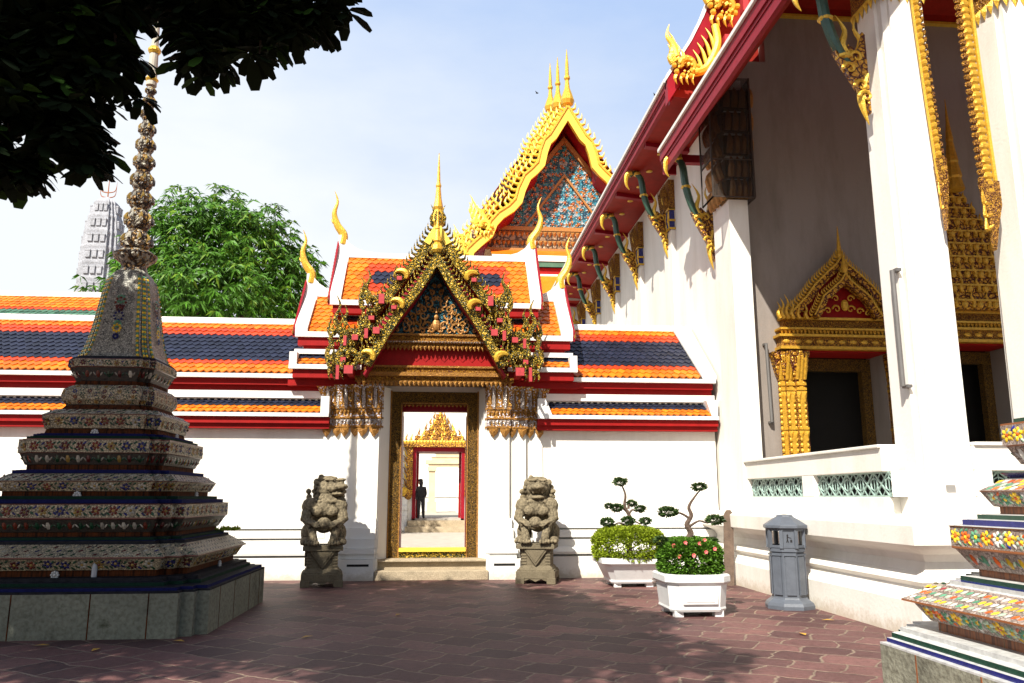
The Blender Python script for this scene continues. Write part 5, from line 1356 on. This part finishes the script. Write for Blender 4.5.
def lion(x, y, label, look, rotz, open_mouth):
    t = thing('guardian_lion', label, 'statue', (x, y, 0), 'stone guardian lions')
    t.rotation_euler = (0,0,rotz)
    # pedestal
    t2 = t
    b = MB(M['lion'])
    def lb(x0,x1,y0,y1,z0,z1): b.box(x+x0,x+x1,y+y0,y+y1,z0,z1)
    lb(-.42,.42,-.42,.42,.10,.24); lb(-.40,.40,-.40,.40,.23,.27)
    for sx_ in (-1,1):
        for sy_ in (-1,1): lb(sx_*.43,sx_*.24,sy_*.43,sy_*.24,0,.12)
    b.prism([(x-.24,.05),(x-.12,.09),(x,.04),(x+.12,.09),(x+.24,.05),(x+.24,.12),(x-.24,.12)], y-.41, y+.41)
    b.loft([[(x-a,y-a,z),(x+a,y-a,z),(x+a,y+a,z),(x-a,y+a,z)] for a, z in ((.37,.27),(.35,.31),(.31,.34),(.31,.62),(.36,.66))])
    for k in range(5):
        z = .36+k*.055
        for s in (-1, 1): lb(s*.20,s*.315,-.325,-.30,z,z+.03); lb(-.325,-.30,s*.1,s*.315,z,z+.03)
    # pointed cloth draped over the front and side
    b.prism([(x-.27,.66),(x+.27,.66),(x,.33)][::-1], y-.37, y-.30); b.prism([(x-.22,.655),(x+.22,.655),(x,.39)][::-1], y-.385, y-.365)
    b.prism_x([(y-.27,.66),(y+.27,.66),(y,.35)], x-.365, x-.30)
    lb(-.41,.41,-.41,.41,.66,.74); lb(-.39,.39,-.39,.39,.735,.76)
    b.v = [(x+(vx-x)*.88, y+(vy-y)*.88, vz*.965) for vx, vy, vz in b.v]
    b.build('pedestal', t, bevel=.012)
    hx = look*.10
    def bd(b):
        B = b.ball; b.m = 0
        z0 = 0
        # haunches, back, torso leaning back
        for s in (-1, 1):
            B((s*.24,.12,z0+.20), (.13,.22,.21)); B((s*.27,-.10,z0+.07), (.10,.20,.08))           # thigh, hind foot
            for k in range(3): B((s*(.21+.06*k),-.27,z0+.055), (.035,.06,.045))
            # forelegs: shoulder ball, upper arm, forearm, paw
            B((s*.23,-.08,z0+.70), (.14,.15,.17)); 
            b.tube([(s*.25,-.10,z0+.66),(s*.30,-.20,z0+.48),(s*.19,-.28,z0+.34)], [.10,.085,.06], 10)
            b.tube([(s*.22,-.18,z0+.42),(s*.17,-.30,z0+.20),(s*.15,-.32,z0+.04)], [.07,.065,.075], 10)
            for k in range(4): B((s*.16+(k-1.5)*.045,-.38,z0+.05), (.03,.05,.045))
            for k in range(4): b.tube([(s*(.27-.03*k),-.26,z0+.44),(s*(.20-.03*k),-.36,z0+.40),(s*(.14-.02*k),-.37,z0+.33)], [.028,.026,.018], 6)
        B((0,.16,z0+.44), (.25,.22,.20)); B((0,.06,z0+.58), (.25,.22,.28)); B((0,-.10,z0+.66), (.24,.16,.17))
        B((-.11,-.20,z0+.62), (.11,.08,.10)); B((.11,-.20,z0+.62), (.11,.08,.10))                 # chest
        B((0,-.31,z0+.40), .11, 14, 10); B((0,.02,z0+.36), (.17,.14,.15))                                                            # ball held between paws
        # collar bells and mane curls
        B((hx*.3,.10,z0+.84), (.23,.20,.22)); B((hx*.5,-.06,z0+.84), (.17,.14,.14))
        for k in range(11):
            a = pi*(.02+.96*k/10); B((.25*math.cos(a)+hx*.5,-.04-.15*math.sin(a),z0+.83-.05*math.sin(a)), .038)
        for s in (-1, 1):
            for k in range(5): B((s*(.27-.01*k),.02+.03*k,z0+.98-.10*k), .05)
        hz = z0+1.02
        for k in range(16):
            a = k*2*pi/16; B((hx*.6+.23*math.cos(a), .08+.05*math.sin(a*2), hz-.04+.22*math.sin(a)), .055)
        for row in range(5):
            for k in range(5): B((hx*.3+(k-2)*.085, .22+.03*row*(1 if row<3 else .5), hz+.05-.13*row), .05)
        b.tube([(.20,.28,z0+.1),(.14,.38,z0+.3),(.02,.36,z0+.55),(-.03,.30,z0+.72)], [.05,.07,.07,.03], 8)  # tail up the back
        # head
        B((hx*.6,.02,hz), (.21,.20,.19)); 
        mx_, my_ = look*.13, -.20+.05*abs(look)
        B((hx+mx_*.5,my_*.8,hz+.02), (.16,.16,.10)); B((hx+mx_*1.1,my_-.07,hz+.045), (.12,.11,.065))   # upper muzzle
        jaw = -.15 if open_mouth else -.085
        B((hx+mx_*.8,my_+.0,hz+jaw), (.115,.12,.045)); B((hx+mx_,my_-.07,hz+.095), (.055,.045,.04))  # jaw, nose
        for s in (-1, 1):
            B((hx+mx_*.5+s*.085,my_+.04,hz+.115), (.052,.05,.05)); B((hx+mx_*.4+s*.09,my_+.04,hz+.175), (.085,.06,.03))  # eye, brow
            B((hx*.4+s*.19,.03,hz+.13), (.055,.04,.075)); B((hx+mx_+s*.06,my_-.05,hz+.03), (.035,.05,.035))              # ear, lip
        B((hx*.4-.12,.02,hz+.21), (.05,.05,.07)); B((hx*.4,.06,hz+.20), (.16,.12,.05))
        if open_mouth:
            for s in (-1, 1): B((hx+mx_*.9+s*.075,my_-.04,hz-.04), (.02,.02,.045))
        B((hx*.7,-.14,hz-.22), (.17,.10,.07))
    def bd2(b):
        bd(b); b.v = [(vx*1.14, vy*1.05, .725+vz*1.0) for vx, vy, vz in b.v]
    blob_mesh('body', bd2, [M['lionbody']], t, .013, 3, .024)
    return t
lion(-2.15, 15.58, 'stone guardian lion left of the doorway turning its head toward the door', 1, R(8), False)
lion(1.89, 15.78, 'stone guardian lion right of the doorway with open roaring mouth', .15, R(-14), True)

# ------------------------------------------------------------------ potted shrubs
def hedge(b, cx, cy, z0, rx, rz, mat, n, rnd, sz):
    for _ in range(n):
        a = rnd.uniform(0, 2*pi); ct = rnd.uniform(-.55, 1); 
        e = .38
        sgn = lambda v: 1 if v >= 0 else -1
        st = math.sqrt(1-ct*ct)
        q = V((st*math.cos(a), st*math.sin(a), ct))
        pw_ = lambda v, k: sgn(v)*abs(v)**k
        p = V((pw_(q.x,.8)*rx, pw_(q.y,.8)*rx, pw_(q.z,.62)*rz))*(1-.10*rnd.random()+.05*noise.noise(q*4+V((cx,0,0))))
        c = V((cx,cy,z0+rz*.60))+p
        for k in range(3):
            d = q+V((rnd.uniform(-.9,.9),rnd.uniform(-.9,.9),rnd.uniform(-.5,.9)))
            leaf(b, c, d, V((rnd.uniform(-1,1),rnd.uniform(-1,1),1)), sz*rnd.uniform(.7,1.3), sz*.6, .2, mat)
def pad(b, c, r, rnd, n=130, rz=.55):
    r *= .85
    for _ in range(n*3):
        q = V((rnd.gauss(0,1), rnd.gauss(0,1), rnd.gauss(0,1))).normalized(); p = V(c)+V((q.x*r, q.y*r, q.z*r*rz))*rnd.uniform(.55,1.05)
        leaf(b, p, q+V((rnd.uniform(-.8,.8),rnd.uniform(-.8,.8),.4)), V((rnd.uniform(-1,1),rnd.uniform(-1,1),.6)), .055*rnd.uniform(.7,1.3), .034, .2)
def octa(cx, cy, a, z, ch=.28):
    c = a*ch
    return [(cx-a+c,cy-a,z),(cx+a-c,cy-a,z),(cx+a,cy-a+c,z),(cx+a,cy+a-c,z),(cx+a-c,cy+a,z),(cx-a+c,cy+a,z),(cx-a,cy+a-c,z),(cx-a,cy-a+c,z)]
def potted(cx, cy, label, k):
    t = thing('potted_bonsai', label, 'potted plant', (cx, cy, 0), 'white tubs with clipped shrubs')
    rnd = random.Random(30+k)
    if k == 0: at_, ab, h, rim, hrx, hrz, hm = .54, .42, .52, .60, .66, .36, 'hedge_y'
    else: at_, ab, h, rim, hrx, hrz, hm = .42, .40, .56, .46, .43, .31, 'hedge_g'
    b = MB(M['pot'])
    pr_ = [(ab*.96,.07),(ab,.10),(ab*.98,.13),(ab+(at_-ab)*.9,h-.14),(at_+.01,h-.13),(rim,h-.10),(rim,h-.02),(rim-.02,h),(rim-.09,h),(rim-.10,h-.05)]
    b.loft([octa(cx,cy,a,z,.30 if k else .22) for a, z in pr_]); 
    # raised panels
    if k:
        b.box(cx-.24,cx+.24,cy-.427,cy-.40,.17,.35); b.box(cx-.20,cx+.20,cy-.433,cy-.42,.20,.225)
    tub = b.build('tub', t, bevel=.012)
    b = MB(M['pot'])
    for s in (-1,1):
        for s2 in (-1,1): b.box(cx+s*ab*.55,cx+s*ab*.85,cy+s2*ab*.55,cy+s2*ab*.85,0,.08)
    b.build('feet', tub)
    b = MB(M['soil']); b.face([(p[0],p[1],h-.03) for p in octa(cx,cy,rim-.09,0,.28)]); b.build('soil', t)
    b = MB(M[hm]); 
    hedge(b, cx, cy, h-.03, hrx, hrz, 0, 4200, rnd, .048); hedge(b, cx, cy, h-.06, hrx*.9, hrz*.9, 0, 1500, rnd, .07)
    b.build('clipped_hedge', t, recalc=False)
    z0 = h+hrz*1.2
    b = MB(M['bark']); p_ = MB(M['pad'])
    if k == 0:
        tr = [(cx+.02,cy,h),(cx+.03,cy,z0),(cx+.05,cy,z0+.30),(cx-.05,cy,z0+.55),(cx-.03,cy,z0+.80),(cx-.10,cy,z0+1.02)]
        b.tube(smooth_path(tr,4), [.055-.0021*i for i in range(21)], 7)
        prs = [(-.12,0,z0+1.08,.14),(-.40,-.05,z0+.22,.14),(-.02,-.12,z0+.26,.12),(.34,0,z0+.24,.11),(-.20,0,z0+.52,.12),(.10,.05,z0+.62,.09),(.24,-.03,z0+.50,.10),(-.34,.05,z0+.56,.07),(-.26,0,z0+.05,.12),(.28,-.1,z0+.04,.15)]
    else:
        tr = [(cx-.02,cy,h),(cx-.02,cy,z0+.05),(cx+.03,cy,z0+.22),(cx-.02,cy,z0+.38),(cx+.05,cy,z0+.55),(cx+.02,cy,z0+.72),(cx+.12,cy,z0+.92),(cx+.20,cy,z0+1.04)]
        b.tube(smooth_path(tr,4), [.06-.0018*i for i in range(29)], 7)
        prs = [(.18,0,z0+1.10,.11),(-.30,-.02,z0+.62,.15),(.40,0,z0+.47,.13),(-.40,0,z0+.08,.11),(.28,-.05,z0+.06,.11),(-.12,.0,z0+.0,.08)]
    for dx, dy, z, r in prs:
        if dx != prs[0][0]:
            zz = max(z0-.05, z-.12); tx_ = cx+.02
            b.tube(smooth_path([(tx_,cy,zz),(cx+dx*.4,cy+dy*.4,z-.02),(cx+dx*.7,cy+dy*.8,z-.06),(cx+dx,cy+dy,z-.02)],3), [.026,.024,.022,.02,.018,.016,.014,.012,.010,.008], 6)
        pad(p_, (cx+dx,cy+dy,z), r, rnd, int(900*r), .6)
    f_ = .86 if k == 0 else .74
    for q in (b, p_): q.v = [(vx, vy, z0+(vz-z0)*f_ if vz > z0 else vz) for vx, vy, vz in q.v]
    b.build('trunk', t); p_.build('foliage_pads', t, recalc=False)
    if k:
        for dx, dy, z in ((-.16,-.34,h+.42),(.04,-.34,h+.41),(-.08,-.44,h+.26),(.24,-.38,h+.34),(.14,-.26,h+.45),(-.26,-.38,h+.24),(-.30,-.25,h+.38),(.10,-.42,h+.30)):
            b = MB(M['flower'])
            for q in range(6):
                a = q*pi/3; leaf(b, (cx+dx,cy+dy,z), (math.cos(a),-.5,math.sin(a)+.2), (0,-1,.3), .034, .034, .1)
            b.build('blossom', t, recalc=False)
potted(3.52, 15.15, 'white tub with yellow-green clipped hedge and upright bonsai, farther from the bin', 0)
potted(3.54, 11.45, 'white octagonal tub with dark green pink-flowered hedge and twisted bonsai beside the bin', 1)

# ------------------------------------------------------------------ grey litter bin
def litter(cx, cy):
    t = thing('litter_bin', 'grey lantern-shaped octagonal litter bin before the hall terrace', 'litter bin', (cx, cy, 0))
    t.rotation_euler = (0,0,0)
    rot = R(22.5)+R(-14)
    def oc(r, z): return [(cx+r*math.cos(rot+k*pi/4), cy+r*math.sin(rot+k*pi/4), z) for k in range(8)]
    def ol(b, pr): b.loft([oc(r*.92/math.cos(pi/8), z) for r, z in pr])
    b = MB(M['bin']); ol(b, [(.36,0),(.36,.05),(.34,.09),(.27,.14),(.26,.16)]); b.build('foot', t, bevel=.006)
    b = MB(M['bin']); ol(b, [(.25,.16),(.25,.80),(.27,.81),(.27,.86),(.25,.87)])
    for k in range(8):   # raised panels
        a = rot+(k+.5)*pi/4; n_ = V((math.cos(a), math.sin(a), 0)); u = V((-n_.y, n_.x, 0)); 
        b.obox(V((cx,cy,.47))+n_*.243, u*.066, n_*.008, (0,0,.27)); b.obox(V((cx,cy,.765))+n_*.248, u*.08, n_*.008, (0,0,.012))
    b.build('body', t)
    b = MB(M['bin'])
    for k in range(8):
        a = rot+k*pi/4; c = V((cx+.262*math.cos(a), cy+.262*math.sin(a), 1.0)); b.obox(c, (.022*math.cos(a),.022*math.sin(a),0), (-.026*math.sin(a),.026*math.cos(a),0), (0,0,.14))
    fa = -pi/2-R(14)+0
    for k in range(8):
        a = rot+(k+.5)*pi/4; n_ = V((math.cos(a), math.sin(a), 0)); u = V((-n_.y, n_.x, 0))
        if k % 2 == 1 and n_.y < .5: b.obox(V((cx,cy,1.0))+n_*.236, u*.088, n_*.012, (0,0,.14))
        b.obox(V((cx,cy,1.125))+n_*.243, u*.10, n_*.014, (0,0,.018)); b.obox(V((cx,cy,.885))+n_*.243, u*.10, n_*.014, (0,0,.018))
    band = b.build('opening_band', t)
    # litter pictogram on the front panel: a figure dropping rubbish
    ks = [k for k in range(8) if k % 2 == 1]
    kf = min(ks, key=lambda k: abs(((rot+(k+.5)*pi/4)+pi/2+.3+pi) % (2*pi)-pi))
    a = rot+(kf+.5)*pi/4; n_ = V((math.cos(a), math.sin(a), 0)); u = V((-n_.y, n_.x, 0)); c0 = V((cx,cy,1.0))+n_*.249
    b = MB(M['cloth_dark']); up = V((0,0,1))
    def P(x, z): return c0+u*x+up*z
    b.ball(P(-.015,.05), .013, 8, 6); b.tube([P(-.015,.035),P(-.018,-.01)], .010, 5); b.tube([P(-.018,-.01),P(-.03,-.055)], .007, 5); b.tube([P(-.018,-.01),P(-.004,-.055)], .007, 5)
    b.tube([P(-.015,.028),P(.012,.012),P(.030,.010)], .006, 5); b.obox(P(.035,-.035), u*.014, n_*.004, up*.018); b.ball(P(.036,-.002), .006, 6, 4)
    b.build('pictogram', band)
    b = MB(M['bin']); ol(b, [(.29,1.13),(.325,1.15),(.325,1.19),(.30,1.205),(.15,1.30),(.13,1.31),(.115,1.335),(.02,1.345)]); b.build('lid', t, bevel=.005)
    return t
litter(5.16, 11.9)
# leaning plank
t = MB(M['plank']); c0 = V((5.33,14.9,0)); c1 = V((5.44,15.05,1.36))
u = V((.085,-.02,0)); d = V((.004,.022,0)); ax = (c1-c0).normalized()
rg = []
for tt, w in ((0,1),(.5,1.03),(.93,.98),(.965,.8),(1,.35)):
    c = c0.lerp(c1, tt); rg.append([c-u*w-d, c+u*w-d, c+u*w+d, c-u*w+d])
t.loft(rg); o = t.build('wooden_plank'); tag(o, 'weathered grey-brown wooden plank leaning against the terrace wall', 'plank')
# water bottle standing on the stupa ledge
bt = thing('water_bottle', 'small clear plastic bottle standing on the ledge of the left stupa', 'bottle', (-4.10,10.20,.65))
m, nt, bb = newmat('clear_plastic'); bb.inputs['Base Color'].default_value = (.7,.75,.8,1); bb.inputs['Roughness'].default_value = .15; bb.inputs['Transmission Weight'].default_value = .5
b = MB(m); b.lathe([(.028,.655),(.032,.67),(.032,.77),(.026,.80),(.013,.825),(.013,.84)], -4.10, 10.31, 12); b.build('bottle_body', bt)
b = MB(M['whiteband']); b.lathe([(.015,.84),(.015,.86)], -4.10, 10.31, 10); b.build('cap', bt)
# weeds on the stupa ledge
rnd = random.Random(2); b = MB(M['hedge_y'])
for _ in range(120):
    leaf(b, (-3.17+rnd.uniform(-.14,.14), 12.7+rnd.uniform(-.15,.15), 1.10), (rnd.uniform(-.7,.7),rnd.uniform(-.7,.7),1), (0,0,1), rnd.uniform(.05,.11), .03, .3)
o = b.build('ledge_weed', recalc=False); tag(o, 'tuft of yellow-green weed growing on the right ledge of the left stupa', 'weed')
# birds
for x, y, z, lb in ((5.52,45,25.95,'tiny dark bird in the sky left of the distant hall spires'),(12.05,42,24.53,'tiny dark bird in the sky right above the red eave line')):
    b = MB(M['cloth_dark']); b.ball((x,y,z), (.09,.05,.04), 8, 6)
    for s in (-1, 1): b.add([(x-.04,y,z+.02),(x+.04,y,z+.02),(x+s*.10,y+s*.12,z+.07),(x+s*.12-.02,y+s*.12,z+.07)], [(0,1,2,3)])
    o = b.build('bird'); tag(o, lb, 'bird')
# fallen leaves
rnd = random.Random(8); proto = None
ml = simple('yellow_fallen_leaf', (.55,.30,.04), .7)
places = [(-4.3,9.6,'left of all the fallen leaves, under the stupa front'),(-3.6,9.3,''),(-2.9,9.75,''),(-1.5,9.9,''),(-.55,11.6,''),(-4.6,8.9,''),(4.3,9.6,''),(5.1,10.6,'')]
for i, (x, y, _) in enumerate(places):
    if proto is None:
        b = MB(ml); b.add([(x-.09,y,.012),(x-.02,y-.035,.022),(x+.09,y+.01,.014),(x,y+.04,.024)], [(0,1,3),(1,2,3)]); proto = b.build('fallen_leaf', recalc=False)
        for v in proto.data.vertices: v.co.x -= x; v.co.y -= y
        proto.location = (x,y,0); o = proto
    else:
        o = proto.copy(); col.objects.link(o); o.location = (x,y,0); o.rotation_euler = (0,0,rnd.uniform(0,6))
    tag(o, 'small yellow fallen leaf lying on the brown paving', 'leaf', 'fallen leaves on the paving')

# ------------------------------------------------------------------ overhanging tree, trunk outside the frame on the left
def shade_tree():
    t = thing('overhanging_tree', 'dark broad-leaved tree whose branches hang in from the top left', 'tree', (-8.2,5.2,0))
    rnd = random.Random(4)
    b = MB(M['twig'])
    b.tube([(-8.2,5.2,0),(-8.1,5.1,1.8),(-7.8,5.0,3.4),(-7.2,4.9,5.2)], [.45,.36,.32,.22], 12)
    tips = [(-3.2,4.3,4.9),(-1.6,4.4,4.9),(-4.2,5.2,5.4),(-5.5,7.8,6.6),(-3.0,6.0,7.0),(-6,2,6.5),(-2.8,2.5,6.8),(-1.5,3.6,6.6),(-9.5,8,7),(-10,3,7),(-4.5,3.5,8.5),(-7,9,7.5)]
    for (x,y,z) in tips:
        b.tube(smooth_path([(-7.7,5.0,3.6),(-7.7+(x+7.7)*.4,5+(y-5)*.35,3.6+(z-3.6)*.75),(x,y,z)],4), [.17,.15,.13,.12,.10,.08,.06,.04,.02], 7)
    for a_, c_ in (((-3.4,4.5,4.7),(-2.0,4.4,4.25)),((-3.3,4.5,4.5),(-2.05,4.4,3.72)),((-2.9,4.4,4.6),(-2.4,4.4,3.5)),((-2.6,4.4,4.8),(-.75,4.4,4.45)),((-1.6,4.4,4.7),(-1.42,4.4,4.15)),((-1.2,4.4,4.65),(-1.1,4.4,4.14)),((-2.1,4.4,4.6),(-1.9,4.4,4.05))):
        a_, c_ = V(a_), V(c_); md_ = a_.lerp(c_,.5)+V((.04,.02,.06)); b.tube(smooth_path([a_,md_,c_],4), [.022,.02,.017,.015,.013,.010,.008,.006,.004], 5)
    b.build('trunk', t)
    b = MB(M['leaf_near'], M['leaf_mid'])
    def whorl(c, L_=.14, n=8, spread=1):
        ax = V((rnd.uniform(-.5,.5), rnd.uniform(-.5,.5), rnd.uniform(-.4,.6)))
        for k in range(n):
            a = k*2*pi/n+rnd.uniform(-.3,.3); d = V((math.cos(a), math.sin(a), rnd.uniform(-.9,.15)*spread))+ax*.3; d.normalize()
            l = L_*rnd.uniform(.75,1.15); w = l*.50; side = d.cross(V((rnd.uniform(-.4,.4),rnd.uniform(-.4,.4),1))).normalized(); b0 = V(c)+d*.02
            p1 = b0+d*l*.35; p2 = b0+d*l*.72+V((0,0,-.012)); p3 = b0+d*l+V((0,0,-.03))
            b.add([b0, p1+side*w*.36, p2+side*w*.5, p3+side*w*.27, p3-side*w*.27, p2-side*w*.5, p1-side*w*.36], [(0,1,2,3,4,5,6)], 1 if rnd.random() < .10 else 0)
    # (a) sprays that hang into view: built round twig paths at their real distance
    def spray(p0, p1, n, rad, L_=.14):
        p0, p1 = V(p0), V(p1)
        tw = MB
        for i in range(n):
            tt = rnd.random(); c = p0.lerp(p1, tt)+V((rnd.gauss(0,rad), rnd.gauss(0,rad*1.4), rnd.gauss(0,rad)))
            whorl(c, L_)
    for s_ in SPRAYS: spray(*s_)
    # (b) canopy mass overhead giving the shade
    for (cx,cy,cz,rh,rv,n) in CANOPY:
        for _ in range(n):
            a = rnd.uniform(0,2*pi); rr = math.sqrt(rnd.random()); z = rnd.uniform(-1,1)
            c = V((cx+rh*rr*math.cos(a), cy+rh*rr*math.sin(a), cz+rv*z*math.sqrt(max(0,1-rr*rr*.8))))
            whorl(c, .24, 7)
    b.build('crown', t, recalc=False)
    # hanging twigs
SPRAYS = [((-2.7,4.4,4.45),(-1.98,4.4,4.30),150,.11,.15),((-2.7,4.4,4.1),(-2.05,4.4,4.02),110,.10,.15),((-2.65,4.4,3.78),(-2.2,4.4,3.78),70,.09,.15),((-2.12,4.4,3.72),(-2.02,4.4,3.55),24,.05,.14),((-2.55,4.4,3.5),(-2.4,4.4,3.38),34,.05,.15),((-2.36,4.4,3.42),(-2.28,4.4,3.46),8,.03,.14),((-2.0,4.4,3.5),(-1.98,4.4,3.48),4,.02,.15),
          ((-1.95,4.4,3.95),(-1.90,4.4,4.1),16,.05,.13),((-2.05,4.4,4.5),(-1.82,4.4,4.55),40,.07,.14),((-1.82,4.4,4.66),(-1.6,4.4,4.66),40,.05,.13),((-1.56,4.4,4.5),(-.8,4.4,4.52),115,.08,.14),((-1.50,4.4,4.35),(-1.38,4.4,4.10),40,.055,.13),((-1.20,4.4,4.42),(-.98,4.4,4.32),26,.05,.13),((-1.3,4.4,4.28),(-1.22,4.4,4.25),5,.03,.12),((-.98,4.4,4.45),(-.74,4.4,4.42),22,.04,.12),((-1.13,4.4,4.13),(-1.11,4.4,4.10),2,.01,.17)]
CANOPY = [(-5.2,5.2,8.0,3.6,1.2,1500),(-7.9,6.7,7.9,2.1,1.1,900),(-3.9,3.2,8.3,2.6,1.0,750),(-3.1,.8,8.4,1.9,.8,240),(-7.5,4.0,7.5,3,1.4,700)]
shade_tree()

# ------------------------------------------------------------------ sky, sun, camera
w = bpy.data.worlds.new('World'); scene.world = w; w.use_nodes = True; nt = w.node_tree; L = nt.links
bg = nt.nodes['Background']
sun_dir = V((.57,1.0,-1.12)).normalized()      # travel direction of the light
el = math.asin(-sun_dir.z); az = math.atan2(-sun_dir.x, -sun_dir.y)
sky = N(nt, 'ShaderNodeTexSky', sky_type='NISHITA'); sky.sun_disc = False; sky.sun_elevation = el; sky.sun_rotation = az % (2*pi); sky.air_density = 1.0; sky.dust_density = 1.6; sky.ozone_density = 1.2
tc = N(nt, 'ShaderNodeTexCoord'); mp = N(nt, 'ShaderNodeMapping'); mp.inputs['Scale'].default_value = (1,1,2.6); mp.inputs['Location'].default_value = (.3,.1,.2); L.new(tc.outputs['Generated'], mp.inputs[0])
no = N(nt, 'ShaderNodeTexNoise', i_Scale=1.5, i_Detail=7); no.inputs['Roughness'].default_value = .55; L.new(mp.outputs[0], no.inputs['Vector'])
sp = N(nt, 'ShaderNodeSeparateXYZ'); L.new(tc.outputs['Generated'], sp.inputs[0])
# thin bright cloud low in front and to the left, clear deep sky overhead and behind
g1 = N(nt, 'ShaderNodeMath', operation='MULTIPLY_ADD', i_1=-1.0, i_2=.50); L.new(sp.outputs['Z'], g1.inputs[0])
g2 = N(nt, 'ShaderNodeMath', operation='MULTIPLY_ADD', i_1=-.55); L.new(sp.outputs['X'], g2.inputs[0]); L.new(g1.outputs[0], g2.inputs[2])
g3 = N(nt, 'ShaderNodeMath', operation='ADD'); L.new(g2.outputs[0], g3.inputs[0]); L.new(no.outputs['Fac'], g3.inputs[1])
rp = ramp(nt, [(.28, (0,0,0)), (.80, (1,1,1))]); L.new(g3.outputs[0], rp.inputs['Fac'])
veil = N(nt, 'ShaderNodeMix', data_type='RGBA'); L.new(rp.outputs[0], veil.inputs[0]); veil.inputs[6].default_value = (4.3,5.7,8.4,1); veil.inputs[7].default_value = (8.3,8.7,9.1,1)
my = N(nt, 'ShaderNodeMapRange'); my.inputs['From Min'].default_value = .15; my.inputs['From Max'].default_value = .55; L.new(sp.outputs['Y'], my.inputs['Value'])
mx = N(nt, 'ShaderNodeMix', data_type='RGBA'); L.new(my.outputs[0], mx.inputs[0]); L.new(sky.outputs[0], mx.inputs[6]); L.new(veil.outputs[2], mx.inputs[7])
L.new(mx.outputs[2], bg.inputs['Color']); bg.inputs['Strength'].default_value = .07
ld = bpy.data.lights.new('sun', 'SUN'); ld.energy = 4.9; ld.angle = R(.5); ld.color = (1,.95,.86)
lo = bpy.data.objects.new('sun', ld); col.objects.link(lo); lo.rotation_euler = sun_dir.to_track_quat('-Z','Y').to_euler(); lo.location = (-10,-20,30)
cd = bpy.data.cameras.new('camera'); cam = bpy.data.objects.new('camera', cd); col.objects.link(cam); scene.camera = cam
cd.sensor_width = 36; cd.lens = 800/1024*36; cd.clip_end = 2000; cd.clip_start = .05
th = math.atan(155.5/800); ps = math.atan(72*math.cos(th)/800)
cam.location = (0,0,1.6); cam.rotation_euler = (pi/2+th, 0, -ps)
scene.view_settings.view_transform = 'Standard'; scene.view_settings.look = 'None'; scene.view_settings.gamma = 1; scene.view_settings.exposure = .72
scene.render.engine = 'CYCLES'; scene.cycles.max_bounces = 5; scene.cycles.diffuse_bounces = 2; scene.cycles.transparent_max_bounces = 6
scene.render.resolution_x = 1024; scene.render.resolution_y = 683
